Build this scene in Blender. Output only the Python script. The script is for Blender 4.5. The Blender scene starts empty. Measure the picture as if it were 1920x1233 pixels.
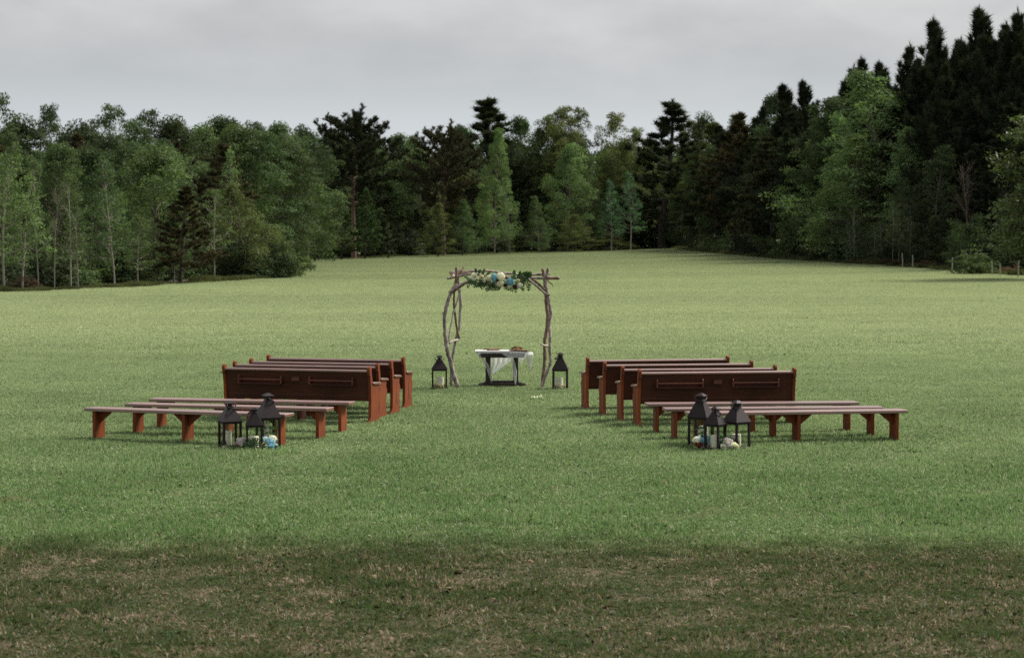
import bpy, math, random
import numpy as np
from mathutils import Vector, Matrix, Euler
from mathutils.noise import noise as mnoise

SC = bpy.context.scene
COL = SC.collection
R = math.radians

# ------------------------------------------------------------------ camera, sky, sun, exposure
CAM_H, FPX, YH = 2.9, 3733.3, 445.0
PITCH = math.atan((616.5 - YH) / FPX)
cd = bpy.data.cameras.new('camera')
cam = bpy.data.objects.new('camera', cd); COL.objects.link(cam)
cam.location = (0, 0, CAM_H)
cam.rotation_euler = (math.pi / 2 - PITCH, 0, 0)
cd.sensor_width = 36; cd.lens = 70
cd.clip_start = 0.5; cd.clip_end = 8000
cd.dof.use_dof = True; cd.dof.focus_distance = 30.0; cd.dof.aperture_fstop = 3.2
SC.camera = cam

SUN_AZ = R(62)       # clockwise from +Y: ahead and to the right of the camera
SUN_EL = R(47)
sd = bpy.data.lights.new('sun', 'SUN'); so = bpy.data.objects.new('sun', sd); COL.objects.link(so)
sd.energy = 4.8; sd.angle = R(19); sd.color = (1.0, 0.95, 0.87)
sdir = Vector((math.sin(SUN_AZ) * math.cos(SUN_EL), math.cos(SUN_AZ) * math.cos(SUN_EL), math.sin(SUN_EL)))
so.rotation_euler = sdir.to_track_quat('Z', 'Y').to_euler()
so.location = sdir * 50

W = bpy.data.worlds.new('World'); SC.world = W; W.use_nodes = True
wn, wl = W.node_tree.nodes, W.node_tree.links
wn.clear()
w_out = wn.new('ShaderNodeOutputWorld')
w_bg = wn.new('ShaderNodeBackground'); w_bg.inputs[1].default_value = 0.07
w_sky = wn.new('ShaderNodeTexSky'); w_sky.sky_type = 'NISHITA'; w_sky.sun_disc = False
w_sky.sun_elevation = SUN_EL; w_sky.sun_rotation = SUN_AZ; w_sky.dust_density = 3.0
w_tc = wn.new('ShaderNodeTexCoord')
w_sep = wn.new('ShaderNodeSeparateXYZ'); wl.new(w_tc.outputs['Generated'], w_sep.inputs[0])
w_map = wn.new('ShaderNodeMapping'); w_map.inputs['Scale'].default_value = (9, 9, 24)
wl.new(w_tc.outputs['Generated'], w_map.inputs[0])
w_n = wn.new('ShaderNodeTexNoise'); w_n.inputs['Scale'].default_value = 1.0
w_n.inputs['Detail'].default_value = 6; w_n.inputs['Roughness'].default_value = 0.55
wl.new(w_map.outputs[0], w_n.inputs[0])
# altitude wobbled by the clouds: grey overcast above, thinner bluish band at the horizon
w_m1 = wn.new('ShaderNodeMath'); w_m1.operation = 'MULTIPLY_ADD'
wl.new(w_n.outputs['Fac'], w_m1.inputs[0]); w_m1.inputs[1].default_value = 0.05; wl.new(w_sep.outputs[2], w_m1.inputs[2])
w_r = wn.new('ShaderNodeValToRGB')
cr = w_r.color_ramp
cr.elements[0].position = 0.070; cr.elements[0].color = (6.9, 7.4, 7.75, 1)
cr.elements[1].position = 0.150; cr.elements[1].color = (6.9, 6.85, 6.87, 1)
for pos_, col_ in ((0.084, (6.5, 6.95, 7.25, 1)), (0.102, (5.7, 6.0, 6.2, 1)), (0.124, (5.95, 6.02, 6.08, 1))):
    e = cr.elements.new(pos_); e.color = col_
wl.new(w_m1.outputs[0], w_r.inputs[0])
w_nr = wn.new('ShaderNodeMapRange'); w_nr.inputs[1].default_value = 0.3; w_nr.inputs[2].default_value = 0.7
w_nr.inputs[3].default_value = 0.90; w_nr.inputs[4].default_value = 1.08
wl.new(w_n.outputs['Fac'], w_nr.inputs[0])
w_mu = wn.new('ShaderNodeVectorMath'); w_mu.operation = 'SCALE'
wl.new(w_r.outputs[0], w_mu.inputs[0]); wl.new(w_nr.outputs[0], w_mu.inputs['Scale'])
w_mix = wn.new('ShaderNodeMix'); w_mix.data_type = 'RGBA'; w_mix.inputs[0].default_value = 0.9
wl.new(w_sky.outputs[0], w_mix.inputs[6]); wl.new(w_mu.outputs[0], w_mix.inputs[7])
wl.new(w_mix.outputs[2], w_bg.inputs[0]); wl.new(w_bg.outputs[0], w_out.inputs[0])

SC.view_settings.view_transform = 'Standard'; SC.view_settings.look = 'None'
SC.view_settings.exposure = 0.5; SC.view_settings.gamma = 1.0
SC.view_settings.use_curve_mapping = False
SC.render.engine = 'CYCLES'
SC.cycles.max_bounces = 6; SC.cycles.diffuse_bounces = 3; SC.cycles.glossy_bounces = 3
SC.cycles.transmission_bounces = 4; SC.cycles.transparent_max_bounces = 16
SC.cycles.caustics_reflective = False; SC.cycles.caustics_refractive = False
SC.cycles.use_denoising = False

# ------------------------------------------------------------------ measuring helpers
def sstep(a, b, v):
    t = min(1.0, max(0.0, (v - a) / (b - a))); return t * t * (3 - 2 * t)
def terrain(x, y):
    s = sstep(60, 320, y)
    xx = max(-60.0, min(60.0, x))
    return s * (0.4 + 0.027 * xx)
def ray(px, py):
    u = -(py - 616.5) / FPX
    return Vector(((px - 960) / FPX, math.cos(PITCH) + u * math.sin(PITCH), -math.sin(PITCH) + u * math.cos(PITCH)))
def ground_at(px, py):
    d = ray(px, py); y = 10.0
    while y < 900:
        t = y / d.y; p = Vector((0, 0, CAM_H)) + d * t
        if p.z <= terrain(p.x, p.y): return p
        y += 0.25
    return p
def at(px, py, Y):
    d = ray(px, py); return Vector((0, 0, CAM_H)) + d * (Y / d.y)

# ------------------------------------------------------------------ mesh builder
class MB:
    def __init__(s): s.v = []; s.f = []
    def add(s, vs, fs):
        o = len(s.v); s.v += [tuple(v) for v in vs]; s.f += [tuple(i + o for i in f) for f in fs]
        return s
    def box(s, x0, x1, y0, y1, z0, z1, M=None, bev=0.0):
        b = bev
        if b <= 0:
            vs = [(x, y, z) for z in (z0, z1) for y in (y0, y1) for x in (x0, x1)]
            fs = [(0, 2, 3, 1), (4, 5, 7, 6), (0, 1, 5, 4), (2, 6, 7, 3), (0, 4, 6, 2), (1, 3, 7, 5)]
        else:   # chamfered box
            vs = []; idx = {}
            for iz, z in enumerate((z0, z1)):
                for iy, y in enumerate((y0, y1)):
                    for ix, x in enumerate((x0, x1)):
                        sx, sy, sz = (1 if ix == 0 else -1), (1 if iy == 0 else -1), (1 if iz == 0 else -1)
                        idx[ix, iy, iz] = len(vs)
                        vs += [(x, y + sy * b, z + sz * b), (x + sx * b, y, z + sz * b), (x + sx * b, y + sy * b, z)]
            g = lambda ix, iy, iz, k: idx[ix, iy, iz] + k
            fs = []
            for i in (0, 1):
                q = [g(i, 0, 0, 0), g(i, 1, 0, 0), g(i, 1, 1, 0), g(i, 0, 1, 0)]; fs.append(q if i else q[::-1])
                q = [g(0, i, 0, 1), g(1, i, 0, 1), g(1, i, 1, 1), g(0, i, 1, 1)]; fs.append(q[::-1] if i else q)
                q = [g(0, 0, i, 2), g(1, 0, i, 2), g(1, 1, i, 2), g(0, 1, i, 2)]; fs.append(q if i else q[::-1])
            for a in (0, 1):
                for c in (0, 1):
                    fs.append([g(0, a, c, 1), g(1, a, c, 1), g(1, a, c, 2), g(0, a, c, 2)])
                    fs.append([g(a, 0, c, 0), g(a, 1, c, 0), g(a, 1, c, 2), g(a, 0, c, 2)])
                    fs.append([g(a, c, 0, 0), g(a, c, 1, 0), g(a, c, 1, 1), g(a, c, 0, 1)])
            for k in idx.values(): fs.append([k, k + 1, k + 2])
        if M is not None: vs = [tuple(M @ Vector(v)) for v in vs]
        return s.add(vs, fs)
    def tube(s, pts, rad, n=8, cap=True, wob=0.0, rng=None):
        P = [Vector(p) for p in pts]
        if not hasattr(rad, '__len__'): rad = [rad] * len(P)
        vs = []; u = None
        for i, p in enumerate(P):
            t = (P[min(i + 1, len(P) - 1)] - P[max(i - 1, 0)])
            t = t.normalized() if t.length > 1e-9 else Vector((0, 0, 1))
            if u is None:
                u = t.orthogonal().normalized()
            else:
                u = (u - t * u.dot(t)); u = u.normalized() if u.length > 1e-6 else t.orthogonal().normalized()
            w = t.cross(u)
            for k in range(n):
                a = 2 * math.pi * k / n
                r = rad[i] * (1 + (rng.uniform(-wob, wob) if rng else 0))
                vs.append(p + (u * math.cos(a) + w * math.sin(a)) * r)
        fs = []
        for i in range(len(P) - 1):
            for k in range(n):
                a, b = i * n + k, i * n + (k + 1) % n
                fs.append((a, b, b + n, a + n))
        if cap:
            fs.append(tuple(range(n))[::-1]); fs.append(tuple(range((len(P) - 1) * n, len(P) * n)))
        return s.add(vs, fs)
    def lathe(s, prof, n=20, M=None):
        vs = [(r * math.cos(2 * math.pi * k / n), r * math.sin(2 * math.pi * k / n), z) for r, z in prof for k in range(n)]
        fs = []
        for i in range(len(prof) - 1):
            for k in range(n):
                a, b = i * n + k, i * n + (k + 1) % n
                fs.append((a, b, b + n, a + n))
        fs.append(tuple(range(n))[::-1]); fs.append(tuple(range((len(prof) - 1) * n, len(prof) * n)))
        if M is not None: vs = [tuple(M @ Vector(v)) for v in vs]
        return s.add(vs, fs)
    def prism_x(s, prof, x0, x1):       # profile in (y, z), extruded along x
        n = len(prof)
        vs = [(x0, y, z) for y, z in prof] + [(x1, y, z) for y, z in prof]
        fs = [tuple(range(n)), tuple(range(n, 2 * n))[::-1]]
        for i in range(n):
            j = (i + 1) % n; fs.append((i, i + n, j + n, j))
        return s.add(vs, fs)
    def mesh(s, name):
        m = bpy.data.meshes.new(name); m.from_pydata(s.v, [], s.f); m.validate(); m.update(); return m
    def build(s, name, mat, parent=None, smooth=False):
        return link(name, s.mesh(name), mat, parent, smooth)

def link(name, me, mat=None, parent=None, smooth=False):
    if mat is not None and not me.materials: me.materials.append(mat)
    if smooth:
        for p in me.polygons: p.use_smooth = True
    o = bpy.data.objects.new(name, me); COL.objects.link(o)
    if parent: o.parent = parent
    return o
def fast_mesh(name, verts, quads):
    """verts (N,3) and a flat list of same-size polygons (M,k), from numpy"""
    m = bpy.data.meshes.new(name); nv, (nf, k) = len(verts), quads.shape
    m.vertices.add(nv); m.vertices.foreach_set('co', verts.astype(np.float32).ravel())
    m.loops.add(nf * k); m.loops.foreach_set('vertex_index', quads.astype(np.int32).ravel())
    m.polygons.add(nf); m.polygons.foreach_set('loop_start', (np.arange(nf) * k).astype(np.int32))
    m.update(calc_edges=True); return m
def thing(name, loc, rz, label, cat, group=None, scale=1.0):
    o = bpy.data.objects.new(name, None); COL.objects.link(o)
    o.empty_display_size = 0.1
    o.location = loc; o.rotation_euler = (0, 0, rz); o.scale = (scale,) * 3 if not hasattr(scale, '__len__') else scale
    return tag(o, label, cat, group)
def tag(o, label, cat, group=None):
    o['label'] = label; o['category'] = cat
    if group: o['group'] = group
    return o
def copy_tree(src, parent=None):
    c = src.copy(); COL.objects.link(c); c.parent = parent
    for ch in src.children: copy_tree(ch, c)
    return c

# ------------------------------------------------------------------ materials
def new_mat(name):
    m = bpy.data.materials.new(name); m.use_nodes = True
    nt = m.node_tree; nt.nodes.clear()
    out = nt.nodes.new('ShaderNodeOutputMaterial')
    return m, nt.nodes, nt.links, out
def mixc(n, l, fac, a, b, mode='MIX'):
    m = n.new('ShaderNodeMix'); m.data_type = 'RGBA'; m.blend_type = mode
    for sock, v in ((m.inputs[0], fac), (m.inputs[6], a), (m.inputs[7], b)):
        if hasattr(v, 'is_linked'): l.new(v, sock)
        elif hasattr(v, '__len__'): sock.default_value = (*v, 1) if len(v) == 3 else v
        else: sock.default_value = v
    return m.outputs[2]
def noise(n, l, scale, detail=3, vec=None, stretch=None, coord='Object', rough=0.5):
    t = n.new('ShaderNodeTexNoise'); t.inputs['Scale'].default_value = scale
    t.inputs['Detail'].default_value = detail; t.inputs['Roughness'].default_value = rough
    if vec is None:
        vec = n.new('ShaderNodeTexCoord').outputs[coord]
    if stretch:
        mp = n.new('ShaderNodeMapping'); mp.inputs['Scale'].default_value = stretch
        l.new(vec, mp.inputs[0]); vec = mp.outputs[0]
    l.new(vec, t.inputs[0]); return t.outputs['Fac']
def ramp(n, l, fac, stops):
    r = n.new('ShaderNodeValToRGB'); cr = r.color_ramp
    while len(cr.elements) < len(stops): cr.elements.new(0.5)
    for e, (p, c) in zip(cr.elements, stops):
        e.position = p; e.color = (*c, 1) if hasattr(c, '__len__') else (c, c, c, 1)
    l.new(fac, r.inputs[0]); return r.outputs[0]
def mrange(n, l, v, a, b, c, d):
    m = n.new('ShaderNodeMapRange'); l.new(v, m.inputs[0])
    for i, x in enumerate((a, b, c, d)): m.inputs[i + 1].default_value = x
    return m.outputs[0]
def math_(n, l, op, a, b):
    m = n.new('ShaderNodeMath'); m.operation = op
    for i, v in enumerate((a, b)):
        if hasattr(v, 'is_linked'): l.new(v, m.inputs[i])
        else: m.inputs[i].default_value = v
    return m.outputs[0]
def bump(n, l, h, strength, dist=0.01):
    b = n.new('ShaderNodeBump'); b.inputs['Strength'].default_value = strength; b.inputs['Distance'].default_value = dist
    l.new(h, b.inputs['Height']); return b.outputs[0]

def wood_mat(name, dark, light, rough=0.42, coat=0.35, grain=(1.2, 22, 22), axis_bump=0.25, coat_ior=1.5, coat_rough=0.36, spec=0.22):
    m, n, l, out = new_mat(name)
    p = n.new('ShaderNodeBsdfPrincipled'); l.new(p.outputs[0], out.inputs[0])
    g = noise(n, l, 3.0, 6, stretch=grain, rough=0.62)
    g2 = noise(n, l, 2.2, 3)
    oi = n.new('ShaderNodeObjectInfo')
    c = ramp(n, l, g, [(0.30, dark), (0.52, [(a + b) / 2 for a, b in zip(dark, light)]), (0.72, light)])
    c = mixc(n, l, 0.8, c, mrange(n, l, g2, 0.3, 0.7, 0.62, 1.28), 'MULTIPLY')
    c = mixc(n, l, 0.6, c, mrange(n, l, oi.outputs['Random'], 0, 1, 0.8, 1.15), 'MULTIPLY')
    l.new(c, p.inputs['Base Color'])
    l.new(mrange(n, l, g, 0.3, 0.7, rough + 0.1, rough - 0.06), p.inputs['Roughness'])
    p.inputs['Specular IOR Level'].default_value = spec
    p.inputs['Coat Weight'].default_value = coat; p.inputs['Coat Roughness'].default_value = coat_rough; p.inputs['Coat IOR'].default_value = coat_ior
    l.new(bump(n, l, g, axis_bump, 0.003), p.inputs['Normal'])
    return m
def plain_mat(name, col, rough=0.5, metal=0.0, var=0.25, nscale=8, spec=0.5, sheen=None):
    m, n, l, out = new_mat(name)
    p = n.new('ShaderNodeBsdfPrincipled'); l.new(p.outputs[0], out.inputs[0])
    g = noise(n, l, nscale, 4)
    l.new(mixc(n, l, 1.0, col, mrange(n, l, g, 0.3, 0.7, 1 - var, 1 + var), 'MULTIPLY'), p.inputs['Base Color'])
    p.inputs['Roughness'].default_value = rough; p.inputs['Metallic'].default_value = metal
    p.inputs['Specular IOR Level'].default_value = spec
    l.new(bump(n, l, g, 0.15, 0.004), p.inputs['Normal'])
    return m
def leaf_mat(name, col=None, trans=0.35, var=0.42, gloss=0.02, grough=0.75, nscale=0.40):
    """thin leaf: diffuse + light passing through; the tree's own hue comes from the object colour"""
    m, n, l, out = new_mat(name)
    geo = n.new('ShaderNodeNewGeometry'); oi = n.new('ShaderNodeObjectInfo')
    base = oi.outputs['Color'] if col is None else None
    g = noise(n, l, nscale, 3, vec=geo.outputs['Position'])
    f = math_(n, l, 'MULTIPLY', mrange(n, l, g, 0.3, 0.7, 1 - var, 1 + var), mrange(n, l, geo.outputs['Random Per Island'], 0, 1, 0.7, 1.3))
    c = mixc(n, l, 1.0, base if base is not None else col, f, 'MULTIPLY')
    d = n.new('ShaderNodeBsdfDiffuse'); l.new(c, d.inputs[0])
    t = n.new('ShaderNodeBsdfTranslucent'); l.new(mixc(n, l, 1.0, c, (1.15, 1.25, 0.6), 'MULTIPLY'), t.inputs[0])
    mx = n.new('ShaderNodeMixShader'); mx.inputs[0].default_value = trans
    l.new(d.outputs[0], mx.inputs[1]); l.new(t.outputs[0], mx.inputs[2])
    gl = n.new('ShaderNodeBsdfGlossy'); gl.inputs['Roughness'].default_value = grough
    m2 = n.new('ShaderNodeMixShader'); m2.inputs[0].default_value = gloss
    l.new(mx.outputs[0], m2.inputs[1]); l.new(gl.outputs[0], m2.inputs[2])
    l.new(m2.outputs[0], out.inputs[0])
    return m
def bark_mat(name):
    m, n, l, out = new_mat(name)
    p = n.new('ShaderNodeBsdfPrincipled'); l.new(p.outputs[0], out.inputs[0])
    oi = n.new('ShaderNodeObjectInfo')
    g = noise(n, l, 5, 5, stretch=(3, 3, 0.5))
    l.new(mixc(n, l, 1.0, oi.outputs['Color'], mrange(n, l, g, 0.3, 0.7, 0.55, 1.35), 'MULTIPLY'), p.inputs['Base Color'])
    p.inputs['Roughness'].default_value = 0.9
    l.new(bump(n, l, g, 0.6, 0.05), p.inputs['Normal'])
    return m

M = {}
M['pew'] = wood_mat('varnished_mahogany', (0.030, 0.0095, 0.0055), (0.085, 0.024, 0.013), rough=0.45, coat=0.10)
M['bench'] = wood_mat('stained_bench_wood', (0.085, 0.022, 0.011), (0.20, 0.055, 0.027), rough=0.5, coat=1.0, grain=(1.0, 16, 16), coat_ior=2.4, coat_rough=0.4)
M['pew_top'] = wood_mat('polished_rail_wood', (0.10, 0.030, 0.015), (0.22, 0.065, 0.032), rough=0.45, coat=1.0, grain=(1.0, 16, 16), coat_ior=2.4, coat_rough=0.4)
M['rack'] = wood_mat('rack_wood', (0.085, 0.026, 0.013), (0.18, 0.055, 0.026), rough=0.4, coat=0.4)
M['bench_leg'] = wood_mat('stained_leg_wood', (0.105, 0.025, 0.008), (0.215, 0.053, 0.015), rough=0.6, coat=0.0, grain=(16, 16, 1.0))
M['pew_end'] = wood_mat('varnished_end_wood', (0.140, 0.032, 0.009), (0.245, 0.060, 0.015), rough=0.6, coat=0.0, grain=(16, 16, 1.0))
M['groove'] = plain_mat('dark_recess', (0.012, 0.006, 0.004), 0.8)
M['brass'] = plain_mat('aged_brass', (0.35, 0.22, 0.10), 0.4, 0.8)
M['lantern'] = plain_mat('brown_lantern_metal', (0.019, 0.013, 0.014), 0.5, 0.0, var=0.25, nscale=14, spec=0.2)
M['wax'] = plain_mat('ivory_wax', (0.74, 0.71, 0.58), 0.5, var=0.06)
M['wick'] = plain_mat('wick', (0.03, 0.025, 0.02), 0.9)
M['table'] = wood_mat('dark_table_wood', (0.018, 0.010, 0.009), (0.045, 0.026, 0.022), rough=0.4, coat=0.3)
M['drift_grey'] = wood_mat('grey_driftwood', (0.095, 0.058, 0.046), (0.52, 0.46, 0.43), rough=0.85, coat=0.0, grain=(7, 7, 2.5), axis_bump=0.8)
M['drift_brown'] = wood_mat('brown_driftwood', (0.070, 0.034, 0.024), (0.36, 0.25, 0.20), rough=0.85, coat=0.0, grain=(7, 7, 2.5), axis_bump=0.8)
M['drift_pale'] = wood_mat('pale_driftwood', (0.28, 0.24, 0.20), (0.50, 0.46, 0.40), rough=0.85, coat=0.0, grain=(3, 3, 3), axis_bump=0.8)
M['drift_tan'] = wood_mat('tan_driftwood', (0.10, 0.050, 0.022), (0.36, 0.23, 0.12), rough=0.8, coat=0.0, grain=(6, 6, 6), axis_bump=0.8)
M['fpost'] = plain_mat('weathered_post', (0.27, 0.255, 0.23), 0.9)
M['leaf'] = leaf_mat('tree_leaf')
M['needle'] = leaf_mat('pine_needle', trans=0.15, var=0.3, gloss=0.01)
M['glossy_leaf'] = leaf_mat('glossy_evergreen_leaf', trans=0.22, var=0.25, gloss=0.04, grough=0.5, nscale=2)
M['bark'] = bark_mat('bark')
M['sprig'] = leaf_mat('garland_leaf', (0.040, 0.085, 0.028), trans=0.25, var=0.3, gloss=0.03, nscale=12)
M['dryleaf'] = leaf_mat('dried_floral', (0.17, 0.085, 0.050), trans=0.2, var=0.5, gloss=0.04, nscale=30)
M['moss'] = leaf_mat('moss', (0.16, 0.13, 0.065), trans=0.2, var=0.4, nscale=30)
PETAL = dict(white=(0.82, 0.81, 0.78), cream=(0.72, 0.69, 0.56), blue=(0.24, 0.47, 0.66), pale_blue=(0.50, 0.64, 0.74), pink=(0.50, 0.36, 0.38), lilac=(0.70, 0.63, 0.70), burgundy=(0.16, 0.055, 0.050), rust=(0.30, 0.13, 0.08))
for k, c in PETAL.items(): M['petal_' + k] = leaf_mat('petal_' + k, c, trans=0.3, var=0.22, gloss=0.02, nscale=25)

# clear pane: mostly see-through, reflecting more at a slant
m, n, l, out = new_mat('lantern_glass')
tr = n.new('ShaderNodeBsdfTransparent'); tr.inputs[0].default_value = (0.965, 0.975, 0.96, 1)
gl = n.new('ShaderNodeBsdfGlossy'); gl.inputs['Roughness'].default_value = 0.04
fr = n.new('ShaderNodeLayerWeight'); fr.inputs[0].default_value = 0.5
mx = n.new('ShaderNodeMixShader'); l.new(mrange(n, l, math_(n, l, 'POWER', fr.outputs['Facing'], 4.0), 0, 1, 0.02, 0.7), mx.inputs[0])
l.new(tr.outputs[0], mx.inputs[1]); l.new(gl.outputs[0], mx.inputs[2]); l.new(mx.outputs[0], out.inputs[0])
M['glass'] = m
# sheer tulle
m, n, l, out = new_mat('sheer_white_tulle')
tr = n.new('ShaderNodeBsdfTransparent')
d = n.new('ShaderNodeBsdfDiffuse'); d.inputs[0].default_value = (0.86, 0.88, 0.89, 1)
t = n.new('ShaderNodeBsdfTranslucent'); t.inputs[0].default_value = (0.86, 0.88, 0.89, 1)
m0 = n.new('ShaderNodeMixShader'); m0.inputs[0].default_value = 0.4
l.new(d.outputs[0], m0.inputs[1]); l.new(t.outputs[0], m0.inputs[2])
lw = n.new('ShaderNodeLayerWeight'); lw.inputs[0].default_value = 0.35
fac = mrange(n, l, lw.outputs['Facing'], 0, 1, 0.66, 0.97)
mx = n.new('ShaderNodeMixShader'); l.new(fac, mx.inputs[0])
l.new(tr.outputs[0], mx.inputs[1]); l.new(m0.outputs[0], mx.inputs[2]); l.new(mx.outputs[0], out.inputs[0])
M['tulle'] = m

# ---- turf colours, shared by the soil sheet and the blades (colour by place: darker brown thatch near, greener band, yellowish pasture far)
def turf_fields(n, l):
    geo = n.new('ShaderNodeNewGeometry'); pos = geo.outputs['Position']
    sep = n.new('ShaderNodeSeparateXYZ'); l.new(pos, sep.inputs[0]); y = sep.outputs[1]
    nbig = noise(n, l, 0.45, 4, vec=pos, rough=0.6)
    nmid = noise(n, l, 1.9, 5, vec=pos, stretch=(0.8, 1, 1), rough=0.68)
    nfine = noise(n, l, 6.0, 3, vec=pos)
    nfar = noise(n, l, 0.06, 4, vec=pos, stretch=(0.35, 1, 1))
    edge = math_(n, l, 'ADD', y, mrange(n, l, nmid, 0.25, 0.75, -0.9, 0.9))
    brown_zone = mrange(n, l, edge, 18.0, 19.4, 1.0, 0.0)
    return geo, pos, y, nbig, nmid, nfine, nfar, brown_zone

# ------------------------------------------------------------------ ground: field sheet, forest floors
m, n, l, out = new_mat('field_soil')
p = n.new('ShaderNodeBsdfPrincipled'); l.new(p.outputs[0], out.inputs[0]); p.inputs['Roughness'].default_value = 1.0
p.inputs['Specular IOR Level'].default_value = 0.1
geo, pos, y, nbig, nmid, nfine, nfar, bz = turf_fields(n, l)
c = ramp(n, l, nfine, [(0.3, (0.045, 0.055, 0.022)), (0.7, (0.10, 0.115, 0.045))])
cb = ramp(n, l, nmid, [(0.35, (0.040, 0.036, 0.020)), (0.55, (0.075, 0.062, 0.038)), (0.72, (0.15, 0.115, 0.085))])
c = mixc(n, l, bz, c, cb)
far = mrange(n, l, y, 45, 130, 0, 1)
c = mixc(n, l, far, c, ramp(n, l, nfar, [(0.35, (0.18, 0.22, 0.09)), (0.65, (0.23, 0.26, 0.115))]))
l.new(c, p.inputs['Base Color']); l.new(bump(n, l, nfine, 0.6, 0.04), p.inputs['Normal'])
M['soil'] = m
M['litter'] = plain_mat('forest_leaf_litter', (0.050, 0.034, 0.022), 1.0, var=0.5, nscale=1.5)

xs = sorted(set([-3000, -1200, -500, -250] + list(range(-150, 151, 5)) + [250, 500, 1200, 3000]))
ys = sorted(set([-600, -100, -30] + list(range(-10, 420, 6)) + [500, 700, 1200, 2500, 4500]))
mb = MB()
mb.v = [(x, y, terrain(x, y)) for y in ys for x in xs]
nx = len(xs)
mb.f = [(j * nx + i, j * nx + i + 1, (j + 1) * nx + i + 1, (j + 1) * nx + i) for j in range(len(ys) - 1) for i in range(nx - 1)]
g = mb.build('ground', M['soil'], smooth=True); g['kind'] = 'structure'

# edges of the field, as measured
L_EDGE = [(-60, 86), (-33, 100), (-27.3, 106), (-23.2, 114), (-19.8, 131), (-17.6, 142), (-16.6, 153), (-19, 162), (-28, 172), (-60, 180)]
FAR = [ground_at(540, 488.5), ground_at(760, 481), ground_at(1000, 473.5), ground_at(1262, 466)]
FAR = [Vector((-75, 250, 0))] + FAR
R_EDGE = [ground_at(*q) for q in ((1330, 473), (1480, 487), (1600, 494), (1700, 500), (1800, 508), (1920, 517))]
R_EDGE.append(Vector((45, 100, 0)))
def strip(name, pts, dx, dy):
    mb = MB(); k = 10
    for p in pts:
        for i in range(k + 1):
            x, y = p[0] + dx * i / k, p[1] + dy * i / k
            mb.v.append((x, y, terrain(x, y) + 0.02))
    w = k + 1
    for a in range(len(pts) - 1):
        for i in range(k): mb.f.append((a * w + i, a * w + i + 1, (a + 1) * w + i + 1, (a + 1) * w + i))
    o = mb.build(name, M['litter']); o['kind'] = 'structure'; return o
def densify(pts, n=6):
    o = []
    for a, b in zip(pts[:-1], pts[1:]):
        for i in range(n): o.append((a[0] + (b[0] - a[0]) * i / n + random.uniform(-.3, .3), a[1] + (b[1] - a[1]) * i / n))
    o.append((pts[-1][0], pts[-1][1])); return o
random.seed(4)
strip('forest_floor_left', densify(L_EDGE[1:7]), -45, 0)
strip('forest_floor_far', densify([(p.x, p.y) for p in FAR]), 0, 90)
strip('forest_floor_right', densify([(p.x, p.y) for p in FAR[-1:] + R_EDGE]), 70, 0)

# ------------------------------------------------------------------ grass blades
def blade_mat(name):
    m, n, l, out = new_mat(name)
    geo, pos, y, nbig, nmid, nfine, nfar, bz = turf_fields(n, l)
    isl = geo.outputs['Random Per Island']
    green = ramp(n, l, isl, [(0.0, (0.118, 0.220, 0.070)), (0.5, (0.198, 0.325, 0.115)), (0.85, (0.300, 0.400, 0.170)), (0.95, (0.44, 0.44, 0.30)), (1.0, (0.52, 0.52, 0.40))])
    green = mixc(n, l, 1.0, green, mrange(n, l, nbig, 0.3, 0.7, 0.86, 1.12), 'MULTIPLY')
    green = mixc(n, l, 1.0, green, ramp(n, l, mrange(n, l, y, 18, 30, 0, 1), [(0.0, (0.76, 0.82, 0.70)), (1.0, (1, 1, 1))]), 'MULTIPLY')
    yel = ramp(n, l, isl, [(0.0, (0.375, 0.455, 0.225)), (0.5, (0.450, 0.530, 0.272)), (0.9, (0.500, 0.560, 0.305)), (1.0, (0.57, 0.59, 0.37))])
    yel = mixc(n, l, 1.0, yel, mrange(n, l, nfar, 0.3, 0.7, 0.88, 1.08), 'MULTIPLY')
    yel = mixc(n, l, 1.0, yel, mrange(n, l, y, 75, 230, 1.0, 0.66), 'MULTIPLY')
    fy = math_(n, l, 'ADD', mrange(n, l, y, 22, 66, 0.0, 0.9), mrange(n, l, nbig, 0.3, 0.7, -0.12, 0.14))
    fm = n.new('ShaderNodeMath'); fm.operation = 'MAXIMUM'; fm.use_clamp = True; l.new(fy, fm.inputs[0]); fm.inputs[1].default_value = 0
    c = mixc(n, l, fm.outputs[0], green, yel)
    br = ramp(n, l, math_(n, l, 'ADD', isl, mrange(n, l, nmid, 0.3, 0.7, -0.30, 0.30)),
              [(0.15, (0.062, 0.108, 0.030)), (0.54, (0.086, 0.128, 0.037)), (0.70, (0.115, 0.120, 0.043)), (0.84, (0.175, 0.138, 0.068)), (1.0, (0.45, 0.35, 0.26))])
    dry = math_(n, l, 'MULTIPLY', mrange(n, l, nmid, 0.60, 0.70, 0.0, 0.75), mrange(n, l, y, 22, 40, 1.0, 0.0))
    c = mixc(n, l, dry, c, ramp(n, l, isl, [(0.2, (0.16, 0.20, 0.08)), (0.6, (0.27, 0.24, 0.12)), (1.0, (0.46, 0.38, 0.26))]))
    c = mixc(n, l, bz, c, br)
    d = n.new('ShaderNodeBsdfDiffuse'); l.new(c, d.inputs[0])
    t = n.new('ShaderNodeBsdfTranslucent'); l.new(c, t.inputs[0])
    mx = n.new('ShaderNodeMixShader'); mx.inputs[0].default_value = 0.42
    l.new(d.outputs[0], mx.inputs[1]); l.new(t.outputs[0], mx.inputs[2])
    gl = n.new('ShaderNodeBsdfGlossy'); gl.inputs['Roughness'].default_value = 0.5
    m2 = n.new('ShaderNodeMixShader'); m2.inputs[0].default_value = 0.04
    l.new(mx.outputs[0], m2.inputs[1]); l.new(gl.outputs[0], m2.inputs[2]); l.new(m2.outputs[0], out.inputs[0])
    return m
M['blade'] = blade_mat('grass_blade')

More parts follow.
